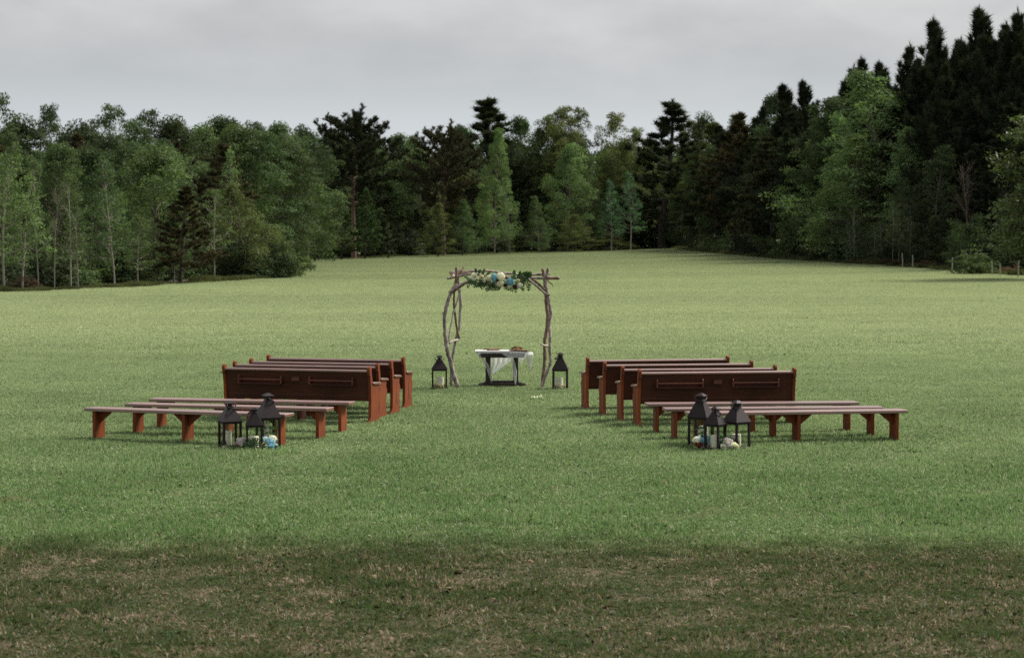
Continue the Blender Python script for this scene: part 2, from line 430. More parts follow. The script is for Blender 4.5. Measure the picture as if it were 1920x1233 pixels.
def blade_patch(name, size, nb, h0, h1, w, lean, seed, clump=0.35, mat='blade'):
    r = np.random.default_rng(seed)
    nt = max(8, int(nb / 14))
    tc = r.uniform(-.5, .5, (nt, 2)) * size
    k = r.integers(0, nt, nb)
    base = np.where(r.random((nb, 1)) < clump, tc[k] + r.normal(0, 0.018 * size ** .3, (nb, 2)), r.uniform(-.5, .5, (nb, 2)) * size)
    a = r.uniform(0, 2 * np.pi, nb); fa = r.uniform(0, 2 * np.pi, nb)
    h = r.uniform(h0, h1, nb); ln = np.abs(r.normal(0, lean, nb)) * h
    ww = w * r.uniform(.6, 1.3, nb) / 2
    side = np.stack([np.cos(fa), np.sin(fa), 0 * fa], 1) * ww[:, None]
    dirv = np.stack([np.cos(a), np.sin(a), 0 * a], 1)
    b = np.concatenate([base, np.full((nb, 1), -0.01)], 1)
    mid = b + dirv * (ln * .35)[:, None] + np.stack([0 * h, 0 * h, h * .6], 1)
    tip = b + dirv * ln[:, None] + np.stack([0 * h, 0 * h, h * np.clip(1 - .25 * ln / h, .3, 1)], 1)
    V = np.stack([b - side, b + side, mid + side * .8, tip, mid - side * .8], 1).reshape(-1, 3)
    F = np.arange(nb)[:, None] * 5 + np.array([[0, 1, 2, 3, 4]])
    me = fast_mesh(name, V, F); me.materials.append(M[mat]); return me

def inside(x, y, margin=0.0):
    def xi(edge, y):
        for (a, b) in zip(edge[:-1], edge[1:]):
            if min(a[1], b[1]) <= y <= max(a[1], b[1]) and a[1] != b[1]:
                return a[0] + (b[0] - a[0]) * (y - a[1]) / (b[1] - a[1])
        return None
    if 100 < y < 160:
        e = xi(L_EDGE[1:7], y)
        if e is not None and x < e - margin: return False
    re = [(p.x, p.y) for p in FAR[-1:] + R_EDGE]
    e = xi(re, y)
    if e is not None and x > e + margin: return False
    fe = [(p.x, p.y) for p in FAR]
    for a, b in zip(fe[:-1], fe[1:]):
        if a[0] <= x <= b[0] and y > a[1] + (b[1] - a[1]) * (x - a[0]) / (b[0] - a[0]) + margin: return False
    return True

def grass(name, label, y0, y1, cell, patches, seed, dens=1.0, pts=None):
    rng = random.Random(seed); P = []; ROT = []; IDX = []; SCL = []
    if pts: P, ROT, IDX, SCL = pts
    y = y0
    while y < y1:
        hw = 0.27 * y + 2.5
        x = -hw
        while x < hw:
            if rng.random() < dens:
                px, py = x + rng.uniform(-.11, .11) * cell, y + rng.uniform(-.11, .11) * cell
                if inside(px, py):
                    P.append((px, py, terrain(px, py))); ROT.append(rng.uniform(0, 6.283)); IDX.append(rng.randrange(len(patches))); SCL.append(max(.5, 1.0 + .9 * mnoise(Vector((px * .55, py * .55, seed))) + rng.uniform(-.2, .25)))
            x += cell
        y += cell
    me = bpy.data.meshes.new(name); me.from_pydata(P, [], [])
    for nm, ty, dat in (('rot', 'FLOAT', ROT), ('idx', 'INT', IDX), ('scl', 'FLOAT', SCL)):
        at_ = me.attributes.new(nm, ty, 'POINT'); at_.data.foreach_set('value', dat)
    o = bpy.data.objects.new(name, me); COL.objects.link(o)
    pc = bpy.data.collections.new(name + '_tufts')
    for i, pm in enumerate(patches):
        po = bpy.data.objects.new('%s_tuft_%d' % (name, i), pm); pc.objects.link(po)
    ng = bpy.data.node_groups.new(name, 'GeometryNodeTree')
    ng.interface.new_socket('Geometry', in_out='INPUT', socket_type='NodeSocketGeometry')
    ng.interface.new_socket('Geometry', in_out='OUTPUT', socket_type='NodeSocketGeometry')
    N, Lk = ng.nodes, ng.links
    gi, go = N.new('NodeGroupInput'), N.new('NodeGroupOutput')
    ci = N.new('GeometryNodeCollectionInfo'); ci.inputs[0].default_value = pc; ci.inputs['Separate Children'].default_value = True
    ip = N.new('GeometryNodeInstanceOnPoints'); ip.inputs['Pick Instance'].default_value = True
    def attr(nm, ty):
        q = N.new('GeometryNodeInputNamedAttribute'); q.data_type = ty; q.inputs[0].default_value = nm
        return q.outputs[0]
    cx = N.new('ShaderNodeCombineXYZ'); Lk.new(attr('rot', 'FLOAT'), cx.inputs[2])
    Lk.new(gi.outputs[0], ip.inputs['Points']); Lk.new(ci.outputs[0], ip.inputs['Instance'])
    Lk.new(attr('idx', 'INT'), ip.inputs['Instance Index']); Lk.new(cx.outputs[0], ip.inputs['Rotation'])
    sc = N.new('ShaderNodeCombineXYZ'); sc.inputs[0].default_value = 1; sc.inputs[1].default_value = 1
    Lk.new(attr('scl', 'FLOAT'), sc.inputs[2]); Lk.new(sc.outputs[0], ip.inputs['Scale'])
    Lk.new(ip.outputs[0], go.inputs[0])
    md = o.modifiers.new('tufts', 'NODES'); md.node_group = ng
    o['kind'] = 'stuff'; tag(o, label, 'grass')
    return o
pn = [blade_patch('thin_turf_%d' % i, 1.25, 6500, .02, .06, .0065, .95, 10 + i, .45) for i in range(4)]
pm_ = [blade_patch('lawn_turf_%d' % i, 1.25, 3600, .028, .070, .0085, .6, 20 + i, .45) for i in range(4)]
pf = [blade_patch('pasture_turf_%d' % i, 2.5, 4200, .035, .08, .019, .55, 30 + i, .3) for i in range(4)]
grass('thatchy_grass', 'thin brownish green grass and thatch across the foreground', 11, 18.6, 1.0, pn, 1)
grass('lawn_grass', 'short green lawn grass around the benches and pews', 18.6, 50, 1.0, pm_, 2)
grass('pasture_grass', 'pale yellowish green grass of the open field beyond the arch', 50, 345, 2.0, pf, 3)
# rough tall grass where the mowing stops at the woods
def edge_grass(name, label, pts, seed, off):
    rng = random.Random(seed); P, ROT, IDX, SCL = [], [], [], []
    for (a, b) in zip(pts[:-1], pts[1:]):
        L_ = math.hypot(b[0] - a[0], b[1] - a[1]); k = int(L_ / .55)
        for i in range(k):
            for _ in range(3):
                u = rng.random(); x = a[0] + (b[0] - a[0]) * (i + u) / k + off[0] * rng.uniform(-.35, 1.0); y = a[1] + (b[1] - a[1]) * (i + u) / k + off[1] * rng.uniform(-.35, 1.0)
                P.append((x, y, terrain(x, y))); ROT.append(rng.uniform(0, 6.28)); IDX.append(rng.randrange(len(pe))); SCL.append(max(.25, .7 + 1.2 * mnoise(Vector((x * .4, y * .4, seed)))))
    return P, ROT, IDX, SCL
M['rough_blade'] = leaf_mat('rough_grass', (0.085, 0.095, 0.040), trans=0.3, var=0.5, nscale=.5)
pe = [blade_patch('rough_turf_%d' % i, 1.0, 420, .12, .42, .020, .5, 40 + i, .5, 'rough_blade') for i in range(4)]
for nm_, lab_, pts_, off_ in (('rough_grass', 'taller rough grass along the foot of the left wood', L_EDGE[1:7], (-1.2, .3)),
                       ('rough_grass', 'taller rough grass along the foot of the far wood', [(p.x, p.y) for p in FAR], (0, 1.5)),
                       ('rough_grass', 'taller rough brownish grass along the foot of the right wood', [(p.x, p.y) for p in FAR[-1:] + R_EDGE], (1.5, .3))):
    grass(nm_, lab_, 1, 0, 1, pe, 5, pts=edge_grass(nm_, lab_, pts_, 6, off_))
# ------------------------------------------------------------------ church pews
PEW_L = 2.40
def smooth_profile(pts, it=1):
    for _ in range(it):
        o = []
        for i in range(len(pts)):
            a, b = Vector(pts[i]), Vector(pts[(i + 1) % len(pts)])
            o += [a * .75 + b * .25, a * .25 + b * .75]
        pts = [tuple(p) for p in o]
    return pts
END = [(-.025, 0), (-.03, .025), (.0, .05), (.035, .10), (.05, .35), (.035, .58), (.005, .74), (-.012, .775)]
END += [(.028 + .052 * math.cos(a), .842 + .05 * math.sin(a)) for a in [R(t) for t in (205, 170, 135, 100, 65, 30, -5, -35)]]
END += [(.085, .775), (.105, .70), (.125, .615), (.40, .60), (.425, .575), (.405, .53), (.40, .50), (.435, .455), (.45, .41), (.425, .345), (.40, .25), (.405, .10), (.43, .03), (.435, 0)]
def make_pew(groove_side=0):
    root = bpy.data.objects.new('church_pew', None); COL.objects.link(root); root.empty_display_size = .1
    h = PEW_L / 2
    MB().box(-h, h, .07, .41, .405, .44, bev=.006).build('seat', M['pew'], root)
    b = MB(); t = .022
    b.add([(-h, .085, .345), (h, .085, .345), (h, .018, .80), (-h, .018, .80), (-h, .085 + t, .345), (h, .085 + t, .345), (h, .018 + t, .80), (-h, .018 + t, .80)],
          [(0, 1, 2, 3), (5, 4, 7, 6), (0, 4, 5, 1), (3, 2, 6, 7), (0, 3, 7, 4), (1, 5, 6, 2)])
    back = b.build('backrest', M['pew'], root)
    rail = MB().prism_x([(.028 + .036 * math.cos(R(a)), .815 + .026 * math.sin(R(a))) for a in range(0, 360, 30)], -h, h)
    rail.build('top_rail', M['pew_top'], root)
    for s in (-1, 1):
        x0, x1 = (s * h, s * (h + .048))
        e = MB().prism_x(END, min(x0, x1), max(x0, x1)).build('end_panel', M['pew_end'], root)
        bv = e.modifiers.new('bevel', 'BEVEL'); bv.width = .006; bv.segments = 2; bv.limit_method = 'ANGLE'
        xm = s * (h + .024)
        a = MB().prism_x(smooth_profile([(.10, .607), (.10, .645), (.44, .625), (.475, .60), (.47, .582), (.42, .592)]), xm - .045, xm + .045)
        arm = a.build('armrest', M['pew_top'], e)
        arm.modifiers.new('bevel', 'BEVEL').width = .006
        # little collar under the rounded finial, at the back of the post
        MB().box(xm - .03, xm + .03, -.036, .02, .752, .764, bev=.003).build('collar', M['pew'], e)
        if s == groove_side:
            pts = [(.285, .535), (.262, .47), (.232, .42), (.222, .36), (.226, .29), (.228, .22), (.25, .165), (.285, .155)]
            w = [.004, .010, .006, .013, .014, .010, .014, .004]
            xo = s * (h + .0495)
            g = MB(); n_ = len(pts)
            g.v = [(xo, y_ - k, z_) for (y_, z_), k in zip(pts, w)] + [(xo, y_ + k, z_) for (y_, z_), k in zip(pts, w)]
            g.f = [(i, i + 1, n_ + i + 1, n_ + i) for i in range(n_ - 1)]
            g.build('carved_groove', M['groove'], e)
    ym = lambda z: .018 + (.80 - z) / .455 * .067
    for c in (-.60, .60):
        w = .36
        rk = MB().box(c - w, c + w, ym(.60) - .085, ym(.60) + .01, .588, .604, bev=.002).build('book_rack', M['pew'], back)
        MB().box(c - w, c + w, ym(.66) - .088, ym(.66) - .074, .655, .675, bev=.002).build('rack_rail', M['rack'], back)
        for s in (-1, 1):
            u = MB(); u.box(c + s * w - .012, c + s * w + .012, ym(.65) - .075, ym(.65) + .012, .60, .69, bev=.003)
            u.lathe([(.008, 0), (.014, .012), (.012, .026), (.004, .034)], 8, Matrix.Translation((c + s * w, ym(.65) - .06, .69)))
            u.build('rack_bracket', M['rack'], back)
    k = MB(); k.box(-.065, .065, ym(.68) - .045, ym(.68) + .008, .645, .715, bev=.004)
    k.build('card_holder', M['rack'], back)
    MB().box(-.06, .06, ym(.68) - .047, ym(.68) - .0455, .70, .711).build('card_slot', M['groove'], back)
    MB().box(-.03, .03, .12, .36, 0, .403, bev=.004).build('seat_support', M['pew'], root)
    return root
pew_plain, pew_r, pew_l = make_pew(0), make_pew(-1), make_pew(1)
proto_used = set()
def place_pew(proto, x, y, ang, side, label, group):
    """x, y = foot of the aisle-side rear corner"""
    o = proto if proto.name not in proto_used else copy_tree(proto)
    proto_used.add(proto.name)
    a = R(ang); d = Vector((math.cos(a), math.sin(a), 0)); c = Vector((x, y, 0)) - d * side * (PEW_L / 2 + .024)
    o.location = c; o.rotation_euler = (0, 0, a); tag(o, label, 'pew', group)
GL, GR = 'church pews left of the aisle', 'church pews right of the aisle'
place_pew(pew_plain, -2.23, 30.92, -16, 1, 'church pew left of the aisle nearest the camera, whole carved back and book racks showing', GL)
place_pew(pew_plain, -2.16, 31.80, -14.5, 1, 'second church pew left of the aisle, close behind the one showing book racks', GL)
place_pew(pew_l, -1.99, 32.55, -14.5, 1, 'third church pew left of the aisle, dark groove in its end panel', GL)
place_pew(pew_l, -1.84, 33.48, -16, 1, 'farthest church pew left of the aisle, beside the left arch lantern', GL)
place_pew(pew_r, 1.96, 30.42, 8.6, -1, 'church pew right of the aisle nearest the camera, book racks on its back', GR)
place_pew(pew_plain, 1.74, 31.18, 6.8, -1, 'second church pew right of the aisle, plain end panel without groove', GR)
place_pew(pew_r, 1.51, 32.26, 8.0, -1, 'third church pew right of the aisle, grooved end panel, second from the arch', GR)
place_pew(pew_r, 1.28, 33.42, 11, -1, 'farthest church pew right of the aisle, nearest the right arch lantern', GR)

# ------------------------------------------------------------------ plank benches
BL = 3.18
def make_bench():
    root = bpy.data.objects.new('plank_bench', None); COL.objects.link(root); root.empty_display_size = .1
    MB().box(-BL / 2, BL / 2, -.15, .15, .408, .452, bev=.005).build('seat', M['bench'], root)
    for x in (-1.44, 0, 1.44):
        MB().box(x - .025, x + .025, -.135, .135, 0, .406, bev=.004).build('leg', M['bench_leg'], root)
    for x, s in ((-1.44, 1), (0, -1), (0, 1), (1.44, -1)):
        xa = x + s * .0255
        v = [(xa, 0, .405), (xa + s * .20, 0, .405), (xa + s * .19, 0, .39), (xa, 0, .235)]
        b = MB(); b.add([(p[0], -.018, p[2]) for p in v] + [(p[0], .018, p[2]) for p in v], [(0, 1, 2, 3), (7, 6, 5, 4), (0, 4, 5, 1), (1, 5, 6, 2), (2, 6, 7, 3), (3, 7, 4, 0)])
        b.build('brace', M['bench_leg'], root)
    return root
bench0 = make_bench()
spots = [(-4.60, 28.16, -19, 'plank bench left of the aisle nearest the camera, right end behind three lanterns', 'left'),
         (-4.15, 29.02, -15.5, 'middle plank bench of the three left of the aisle', 'left'),
         (-3.94, 29.98, -12.5, 'plank bench left of the aisle just behind the nearest left pew', 'left'),
         (4.03, 28.12, 8.5, 'plank bench right of the aisle nearest the camera, left end hidden by lanterns', 'right'),
         (3.77, 28.70, 4.8, 'middle plank bench of the three right of the aisle', 'right'),
         (3.57, 29.56, 4.8, 'plank bench right of the aisle just behind the nearest right pew', 'right')]
for i, (x, y, a, lab, sd_) in enumerate(spots):
    o = bench0 if i == 0 else copy_tree(bench0)
    o.location = (x, y, 0); o.rotation_euler = (0, 0, R(a)); tag(o, lab, 'bench', 'plank benches %s of the aisle' % sd_)

# ------------------------------------------------------------------ lanterns
def make_lantern(x, y, rz, a, hb, hr, label, group, hand=0.0, hand_tilt=60, z=0.0):
    t = thing('lantern', (x, y, z), R(rz), label, 'lantern', group); hb += .035; hr -= .008
    h = a / 2; pw = .009 + a * .022
    MB().box(-h, h, -h, h, .012, .04, bev=.003).build('base', M['lantern'], t)
    for sx in (-1, 1):
        for sy in (-1, 1):
            cx, cy = sx * (h - pw), sy * (h - pw)
            MB().box(cx - pw, cx + pw, cy - pw, cy + pw, 0, hb, bev=.002).build('post', M['lantern'], t)
    f = MB(); e = h - 2 * pw
    for s in (-1, 1):
        f.box(-e, e, s * (h - pw) - pw * .8, s * (h - pw) + pw * .8, hb - .022, hb - .001)
        f.box(s * (h - pw) - pw * .8, s * (h - pw) + pw * .8, -e, e, hb - .022, hb - .001)
    f.build('top_frame', M['lantern'], t)
    for s in (-1, 1):
        MB().box(-e, e, s * (h - pw) - .0015, s * (h - pw) + .0015, .041, hb - .023).build('pane', M['glass'], t)
        MB().box(s * (h - pw) - .0015, s * (h - pw) + .0015, -e, e, .041, hb - .023).build('pane', M['glass'], t)
    E_, T_ = h * 1.06, h * .30
    rf = MB(); v = []
    for k, zz in ((E_, hb), (E_, hb + .012), (T_, hb + hr)): v += [(-k, -k, zz), (k, -k, zz), (k, k, zz), (-k, k, zz)]
    fs = [(3, 2, 1, 0), (8, 9, 10, 11)] + [(r * 4 + i, r * 4 + (i + 1) % 4, r * 4 + 4 + (i + 1) % 4, r * 4 + 4 + i) for r in (0, 1) for i in range(4)]
    rf.add(v, fs)
    roof = rf.build('roof', M['lantern'], t)
    zc = hb + hr; ch = .066 * (a / .26) + .014
    c = MB()
    q = T_ * .92
    for sx in (-1, 1):
        for sy in (-1, 1): c.box(sx * q - .006, sx * q + .006, sy * q - .006, sy * q + .006, zc, zc + ch * .6)
    c.box(-q * .72, q * .72, -q * .72, q * .72, zc, zc + ch * .6)
    k, zt = T_ * 1.75, zc + ch * .6
    c.add([(-k, -k, zt), (k, -k, zt), (k, k, zt), (-k, k, zt), (-k * .3, -k * .3, zt + ch * .4), (k * .3, -k * .3, zt + ch * .4), (k * .3, k * .3, zt + ch * .4), (-k * .3, k * .3, zt + ch * .4)],
          [(3, 2, 1, 0), (4, 5, 6, 7)] + [(i, (i + 1) % 4, 4 + (i + 1) % 4, 4 + i) for i in range(4)])
    c.build('vent_cap', M['lantern'], t)
    # flat strap handle hinged at the cap, fallen to one side
    hd = MB(); rr = a * .29; N_ = 18
    pts = []
    for i in range(N_ + 1):
        b_ = math.pi * i / N_
        pts.append(Vector((rr * 1.0 * math.cos(b_), 0, rr * 1.5 * math.sin(b_))))
    Mx = Matrix.Translation((0, 0, zc + ch * .35)) @ Matrix.Rotation(R(hand), 4, 'Z') @ Matrix.Rotation(R(hand_tilt), 4, 'X')
    pts = [Mx @ p for p in pts]
    hd.tube(pts, .009, 6)
    hd.build('handle', M['lantern'], t, smooth=True)
    return t
LL, LR, LA = 'lanterns at the left front bench', 'lanterns at the right front bench', 'lanterns beside the arch'
lanterns = {}
lanterns['L1'] = make_lantern(-3.885, 27.33, 24, .265, .335, .215, 'lantern left in the left bench trio, tall thin candle inside', LL, hand=20, hand_tilt=115)
lanterns['L2'] = make_lantern(-3.520, 27.10, 8, .225, .305, .185, 'smallest lantern, in front of the left bench trio, square-looking wide candle inside', LL, hand=60, hand_tilt=-118)
lanterns['L3'] = make_lantern(-3.375, 27.46, 26, .275, .375, .265, 'tallest lantern at the back of the left bench trio, partly hidden by the smallest', LL, hand=70, hand_tilt=128)
lanterns['RT'] = make_lantern(2.62, 27.56, -28, .275, .375, .255, 'tallest lantern at the back left of the right bench trio', LR, hand=25, hand_tilt=118)
lanterns['RM'] = make_lantern(2.775, 27.08, 54, .225, .315, .185, 'smallest lantern at the front middle of the right bench trio', LR, hand=20, hand_tilt=125)
lanterns['RR'] = make_lantern(3.085, 27.24, 38, .265, .335, .225, 'lantern right in the right bench trio, wide candle with brown moss inside', LR, hand=-60, hand_tilt=120)
lanterns['AL'] = make_lantern(-1.38, 37.80, 2, .29, .36, .19, 'lantern standing left of the driftwood arch', LA, hand=0, hand_tilt=112)
lanterns['AR'] = make_lantern(0.915, 37.68, -4, .29, .36, .245, 'lantern standing right of the driftwood arch, near the far right pew', LA, hand=70, hand_tilt=-125)
def in_lantern(key, dx, dy, z=.0405):
    o = lanterns[key]; r = o.rotation_euler.z
    return (o.location.x + dx * math.cos(r) - dy * math.sin(r), o.location.y + dx * math.sin(r) + dy * math.cos(r), z)
def candle(loc, r, h, label):
    t = thing('candle', loc, 0, label, 'candle', 'ivory candles in the lanterns')
    MB().lathe([(r * .97, 0), (r, .006), (r, h - .006), (r * .95, h), (r * .6, h - .006), (.004, h - .009)], 24).build('wax', M['wax'], t, smooth=False)
    MB().tube([(0, 0, h - .012), (.001, 0, h + .006), (.004, 0, h + .016)], .0022, 5).build('wick', M['wick'], t)
def world_off(key, dx, dy): # offset in world axes from a lantern centre
    o = lanterns[key]; return (o.location.x + dx, o.location.y + dy, .0405)
candle(world_off('L1', -.02, .01), .043, .205, 'tall thin ivory candle in the left lantern of the left trio')
candle(world_off('L2', -.015, .0), .076, .150, 'wide low ivory candle in the smallest lantern of the left trio')
candle(world_off('L3', -.02, .02), .040, .30, 'tall ivory candle in the tallest lantern of the left trio')
candle(world_off('RT', .035, .0), .072, .245, 'tall thick ivory candle in the tallest lantern of the right trio')
candle(world_off('RM', .0, .0), .068, .165, 'ivory candle in the smallest lantern of the right trio')
candle(world_off('RR', -.015, .0), .074, .165, 'wide ivory candle in the right lantern of the right trio')
candle(world_off('AL', .01, .0), .075, .205, 'ivory candle in the lantern left of the arch')
candle(world_off('AR', -.02, .0), .073, .205, 'ivory candle in the lantern right of the arch')

# ------------------------------------------------------------------ flowers, leaves, sprigs
def leaf_quads(mb, c, d, up, ln, w, fold=.25):
    """one pointed leaf: 6-vertex blade folded along its rib"""
    d = d.normalized(); s = d.cross(up); s = s.normalized() if s.length > 1e-6 else d.orthogonal().normalized()
    u = s.cross(d)
    p = [c, c + d * ln * .35 + s * w + u * w * fold, c + d * ln * .72 + s * w * .75 + u * w * fold, c + d * ln - u * ln * .08,
         c + d * ln * .72 - s * w * .75 + u * w * fold, c + d * ln * .35 - s * w + u * w * fold, c + d * ln * .4, c + d * ln * .75 - u * ln * .03]
    mb.add(p, [(0, 1, 6), (1, 2, 7, 6), (2, 3, 7), (0, 6, 5), (6, 7, 4, 5), (7, 3, 4)])
def rdir(rng, zb=0.0):
    v = Vector((rng.gauss(0, 1), rng.gauss(0, 1), rng.gauss(0, 1) + zb)); return v.normalized()
def hydrangea(rng, c, r, n=120, squash=(1, 1, 1), petal=.30):
    mb = MB()
    for i in range(n):
        u = 1 - 2 * (i + .5) / n; a = i * 2.39996
        q = math.sqrt(max(0, 1 - u * u)); d = Vector((q * math.cos(a), q * math.sin(a), u))
        p = Vector(c) + Vector([d[k] * r * squash[k] for k in range(3)]) * rng.uniform(.85, 1.04)
        t = d.orthogonal().normalized(); b = d.cross(t); s = r * petal * rng.uniform(.7, 1.2); a0 = rng.uniform(0, 1.57)
        for k in range(4):
            aa = a0 + k * math.pi / 2; e = t * math.cos(aa) + b * math.sin(aa); f_ = d.cross(e)
            mb.add([p, p + e * s * .55 + f_ * s * .38 + d * s * .15, p + e * s + d * s * .1, p + e * s * .55 - f_ * s * .38 + d * s * .15], [(0, 1, 2, 3)])
    core = MB(); core.lathe([(.02 * r, -.8 * r * squash[2]), (.6 * r, -.55 * r * squash[2]), (.82 * r, 0), (.6 * r, .55 * r * squash[2]), (.02 * r, .8 * r * squash[2])], 10, Matrix.Translation(c) @ Matrix.Diagonal((squash[0], squash[1], 1, 1)))
    mb.add(core.v, core.f)
    return mb
def rose(rng, c, r, axis=(0, -1, .4), layers=5):
    mb = MB(); A = Vector(axis).normalized(); t = A.orthogonal().normalized(); b = A.cross(t); c = Vector(c)
    for L_ in range(layers):
        f_ = (L_ + 1) / layers; k = 3 + L_
        for i in range(k):
            a = i * 2 * math.pi / k + L_ * .9 + rng.uniform(-.15, .15)
            e = t * math.cos(a) + b * math.sin(a); g_ = A.cross(e)
            rr = r * f_ * rng.uniform(.9, 1.08); hh = r * (1.0 - .75 * f_ * f_); w = r * (.25 + .5 * f_)
            base = c + e * rr * .12 - A * r * .25
            mid = c + e * rr * .72 + A * hh * .35; tip = c + e * rr + A * (hh * .9)
            mb.add([base - g_ * w * .25, base + g_ * w * .25, mid + g_ * w * .62, tip + g_ * w * .36 - A * .04 * r, tip - g_ * w * .36 - A * .04 * r, mid - g_ * w * .62],
                   [(0, 1, 2, 5), (5, 2, 3, 4)])
    return mb
def sprig(rng, mb, root, d, n, ln, leaf, w, droop=.5):
    p = Vector(root); d = Vector(d).normalized(); pts = [p.copy()]
    for i in range(n):
        d = (d + Vector((rng.uniform(-.12, .12), rng.uniform(-.12, .12), -droop * .12))).normalized()
        p = p + d * ln / n; pts.append(p.copy())
        for s in (-1, 1):
            sd2 = d.cross(Vector((rng.uniform(-.6, .6), -1, rng.uniform(-.3, .8)))).normalized() * s
            leaf_quads(mb, p, (sd2 + d * rng.uniform(.3, .9)), Vector((rng.uniform(-.4, .4), -1, rng.uniform(0, .8))), leaf * rng.uniform(.7, 1.2), w * rng.uniform(.8, 1.2))
    leaf_quads(mb, p, d, Vector((0, -1, .3)), leaf, w)
    mb.tube(pts, .0022, 4)

rng = random.Random(11)
def cluster(name, loc, blooms, sprigs, label, group):
    t = thing(name, loc, 0, label, 'flowers', group)
    for kind, col, c, r in blooms:
        c = (c[0], c[1], c[2] + .028)
        if kind == 'h': hydrangea(rng, c, r, 70, (1, .9, .85)).build('hydrangea_bloom', M['petal_' + col], t)
        else: rose(rng, c, r, (rng.uniform(-.5, .5), -1, .7)).build('rose_bloom', M['petal_' + col], t)
    mb = MB()
    for r_, d_, n_, ln, lf, w in sprigs: sprig(rng, mb, r_, d_, n_, ln, lf, w)
    if sprigs: mb.build('leaves', M['sprig'], t)
    return t
gp = 'flower bunches at the front lanterns'
cluster('flower_bunch', (-3.70, 27.12, 0),
        [('h', 'lilac', (.0, 0, .085), .072), ('h', 'lilac', (.055, -.01, .06), .055), ('r', 'white', (.03, -.05, .035), .042), ('r', 'pink', (-.055, -.03, .04), .042), ('r', 'white', (.075, -.05, .03), .035)],
        [((0, -.05, .03), (.6, -.5, .3), 4, .12, .035, .009), ((0, -.05, .03), (-.6, -.5, .3), 4, .11, .035, .009)], 'small lilac and white flower bunch between the left trio lanterns', gp)
cluster('flower_bunch', (-3.315, 27.02, 0),
        [('h', 'blue', (.02, 0, .075), .075), ('h', 'white', (.045, .05, .125), .062), ('h', 'pale_blue', (-.055, .03, .12), .055), ('r', 'pink', (-.06, -.05, .06), .04), ('r', 'white', (-.03, -.07, .035), .035), ('r', 'pale_blue', (.10, -.03, .04), .04), ('r', 'blue', (.05, -.07, .035), .045)],
        [((-.02, -.05, .04), (-.3, -.6, .5), 4, .13, .04, .01), ((.05, -.05, .04), (.8, -.5, .1), 4, .12, .04, .01), ((-.05, 0, .1), (-.7, -.3, .5), 4, .14, .045, .011)], 'blue and white flower bunch right of the left trio lanterns', gp)
cluster('flower_bunch', (2.60, 27.15, 0),
        [('h', 'blue', (.06, 0, .095), .085), ('h', 'blue', (.115, -.03, .065), .055), ('h', 'white', (-.07, 0, .10), .060), ('h', 'pale_blue', (-.02, .02, .12), .05), ('r', 'rust', (-.085, -.06, .05), .035), ('r', 'burgundy', (-.02, -.08, .05), .035), ('r', 'pink', (.0, -.09, .03), .03), ('r', 'burgundy', (-.05, -.08, .025), .03), ('r', 'pink', (.085, -.09, .025), .028)],
        [((-.1, 0, .03), (-.9, -.2, .2), 5, .15, .045, .012), ((.03, 0, .14), (-.2, -.2, .9), 3, .07, .04, .010), ((.0, -.08, .02), (.5, -.8, .1), 4, .1, .035, .01)], 'blue and white flower bunch in front of the tallest right trio lantern', gp)
cluster('flower_bunch', (2.945, 26.98, 0),
        [('h', 'lilac', (-.01, .02, .10), .070), ('h', 'lilac', (.0, .01, .06), .06), ('r', 'white', (-.07, -.03, .03), .05), ('r', 'white', (.075, -.02, .045), .055), ('r', 'cream', (.11, -.03, .03), .04)],
        [((.02, -.04, .03), (.3, -.7, .2), 3, .1, .035, .01)], 'white and lilac flower bunch between the smallest and right lanterns of the right trio', gp)
def sprig_thing(loc, dirs, label, leaf=.055, w=.010, ln=.16):
    mb = MB()
    for d_ in dirs: sprig(rng, mb, (0, 0, .0), d_, 4, ln, leaf, w, .1)
    o = mb.build('leaf_sprig', M['sprig']); o.location = loc; tag(o, label, 'sprig', 'leaf sprigs at the lanterns')
sprig_thing((-3.545, 26.965, .015), [(-.6, -.1, .9), (.5, -.1, .9), (.1, 0, 1), (-.9, 0, .3)], 'dark leaf sprig leaning on the smallest lantern of the left trio', .07, .012, .11)
sprig_thing((2.885, 26.99, .015), [(-.25, 0, 1), (.1, 0, 1), (.3, 0, .7)], 'dark leaf sprig leaning on the smallest lantern of the right trio', .06, .011, .16)
sprig_thing((2.64, 27.34, .02), [(-.15, 0, 1), (.15, 0, 1)], 'tall dark leaf sprig in front of the tallest right lantern', .06, .012, .25)
sprig_thing((-3.35, 27.22, .02), [(-.35, 0, 1), (.0, 0, 1), (.2, 0, 1)], 'leafy sprig in front of the tallest left lantern', .06, .012, .26)
def moss(loc, r, h, label, matk='moss', n=160, ring=0.0, leaf=.018):
    mb = MB()
    for i in range(n):
        a = rng.uniform(0, 6.283); q = r * (ring + (1 - ring) * math.sqrt(rng.random())); z_ = h * rng.random() * (1 - .4 * (q / r))
        leaf_quads(mb, Vector((q * math.cos(a), q * math.sin(a), z_ * .9)), rdir(rng, .5), rdir(rng), leaf * rng.uniform(.7, 1.6), leaf * .35)
    o = mb.build('moss_clump' if matk == 'moss' else 'dried_flower_wreath', M[matk]); o.location = loc; o['kind'] = 'thing'
    tag(o, label, 'moss' if matk == 'moss' else 'wreath'); return o
moss(world_off('L1', -.085, -.02), .035, .10, 'small brown moss clump in the left lantern of the left trio')
moss(world_off('RR', -.02, -.085), .05, .13, 'brown moss clump before the candle in the right lantern of the right trio', n=260)
moss(world_off('RM', .075, -.02), .03, .09, 'brown moss clump in the smallest lantern of the right trio')
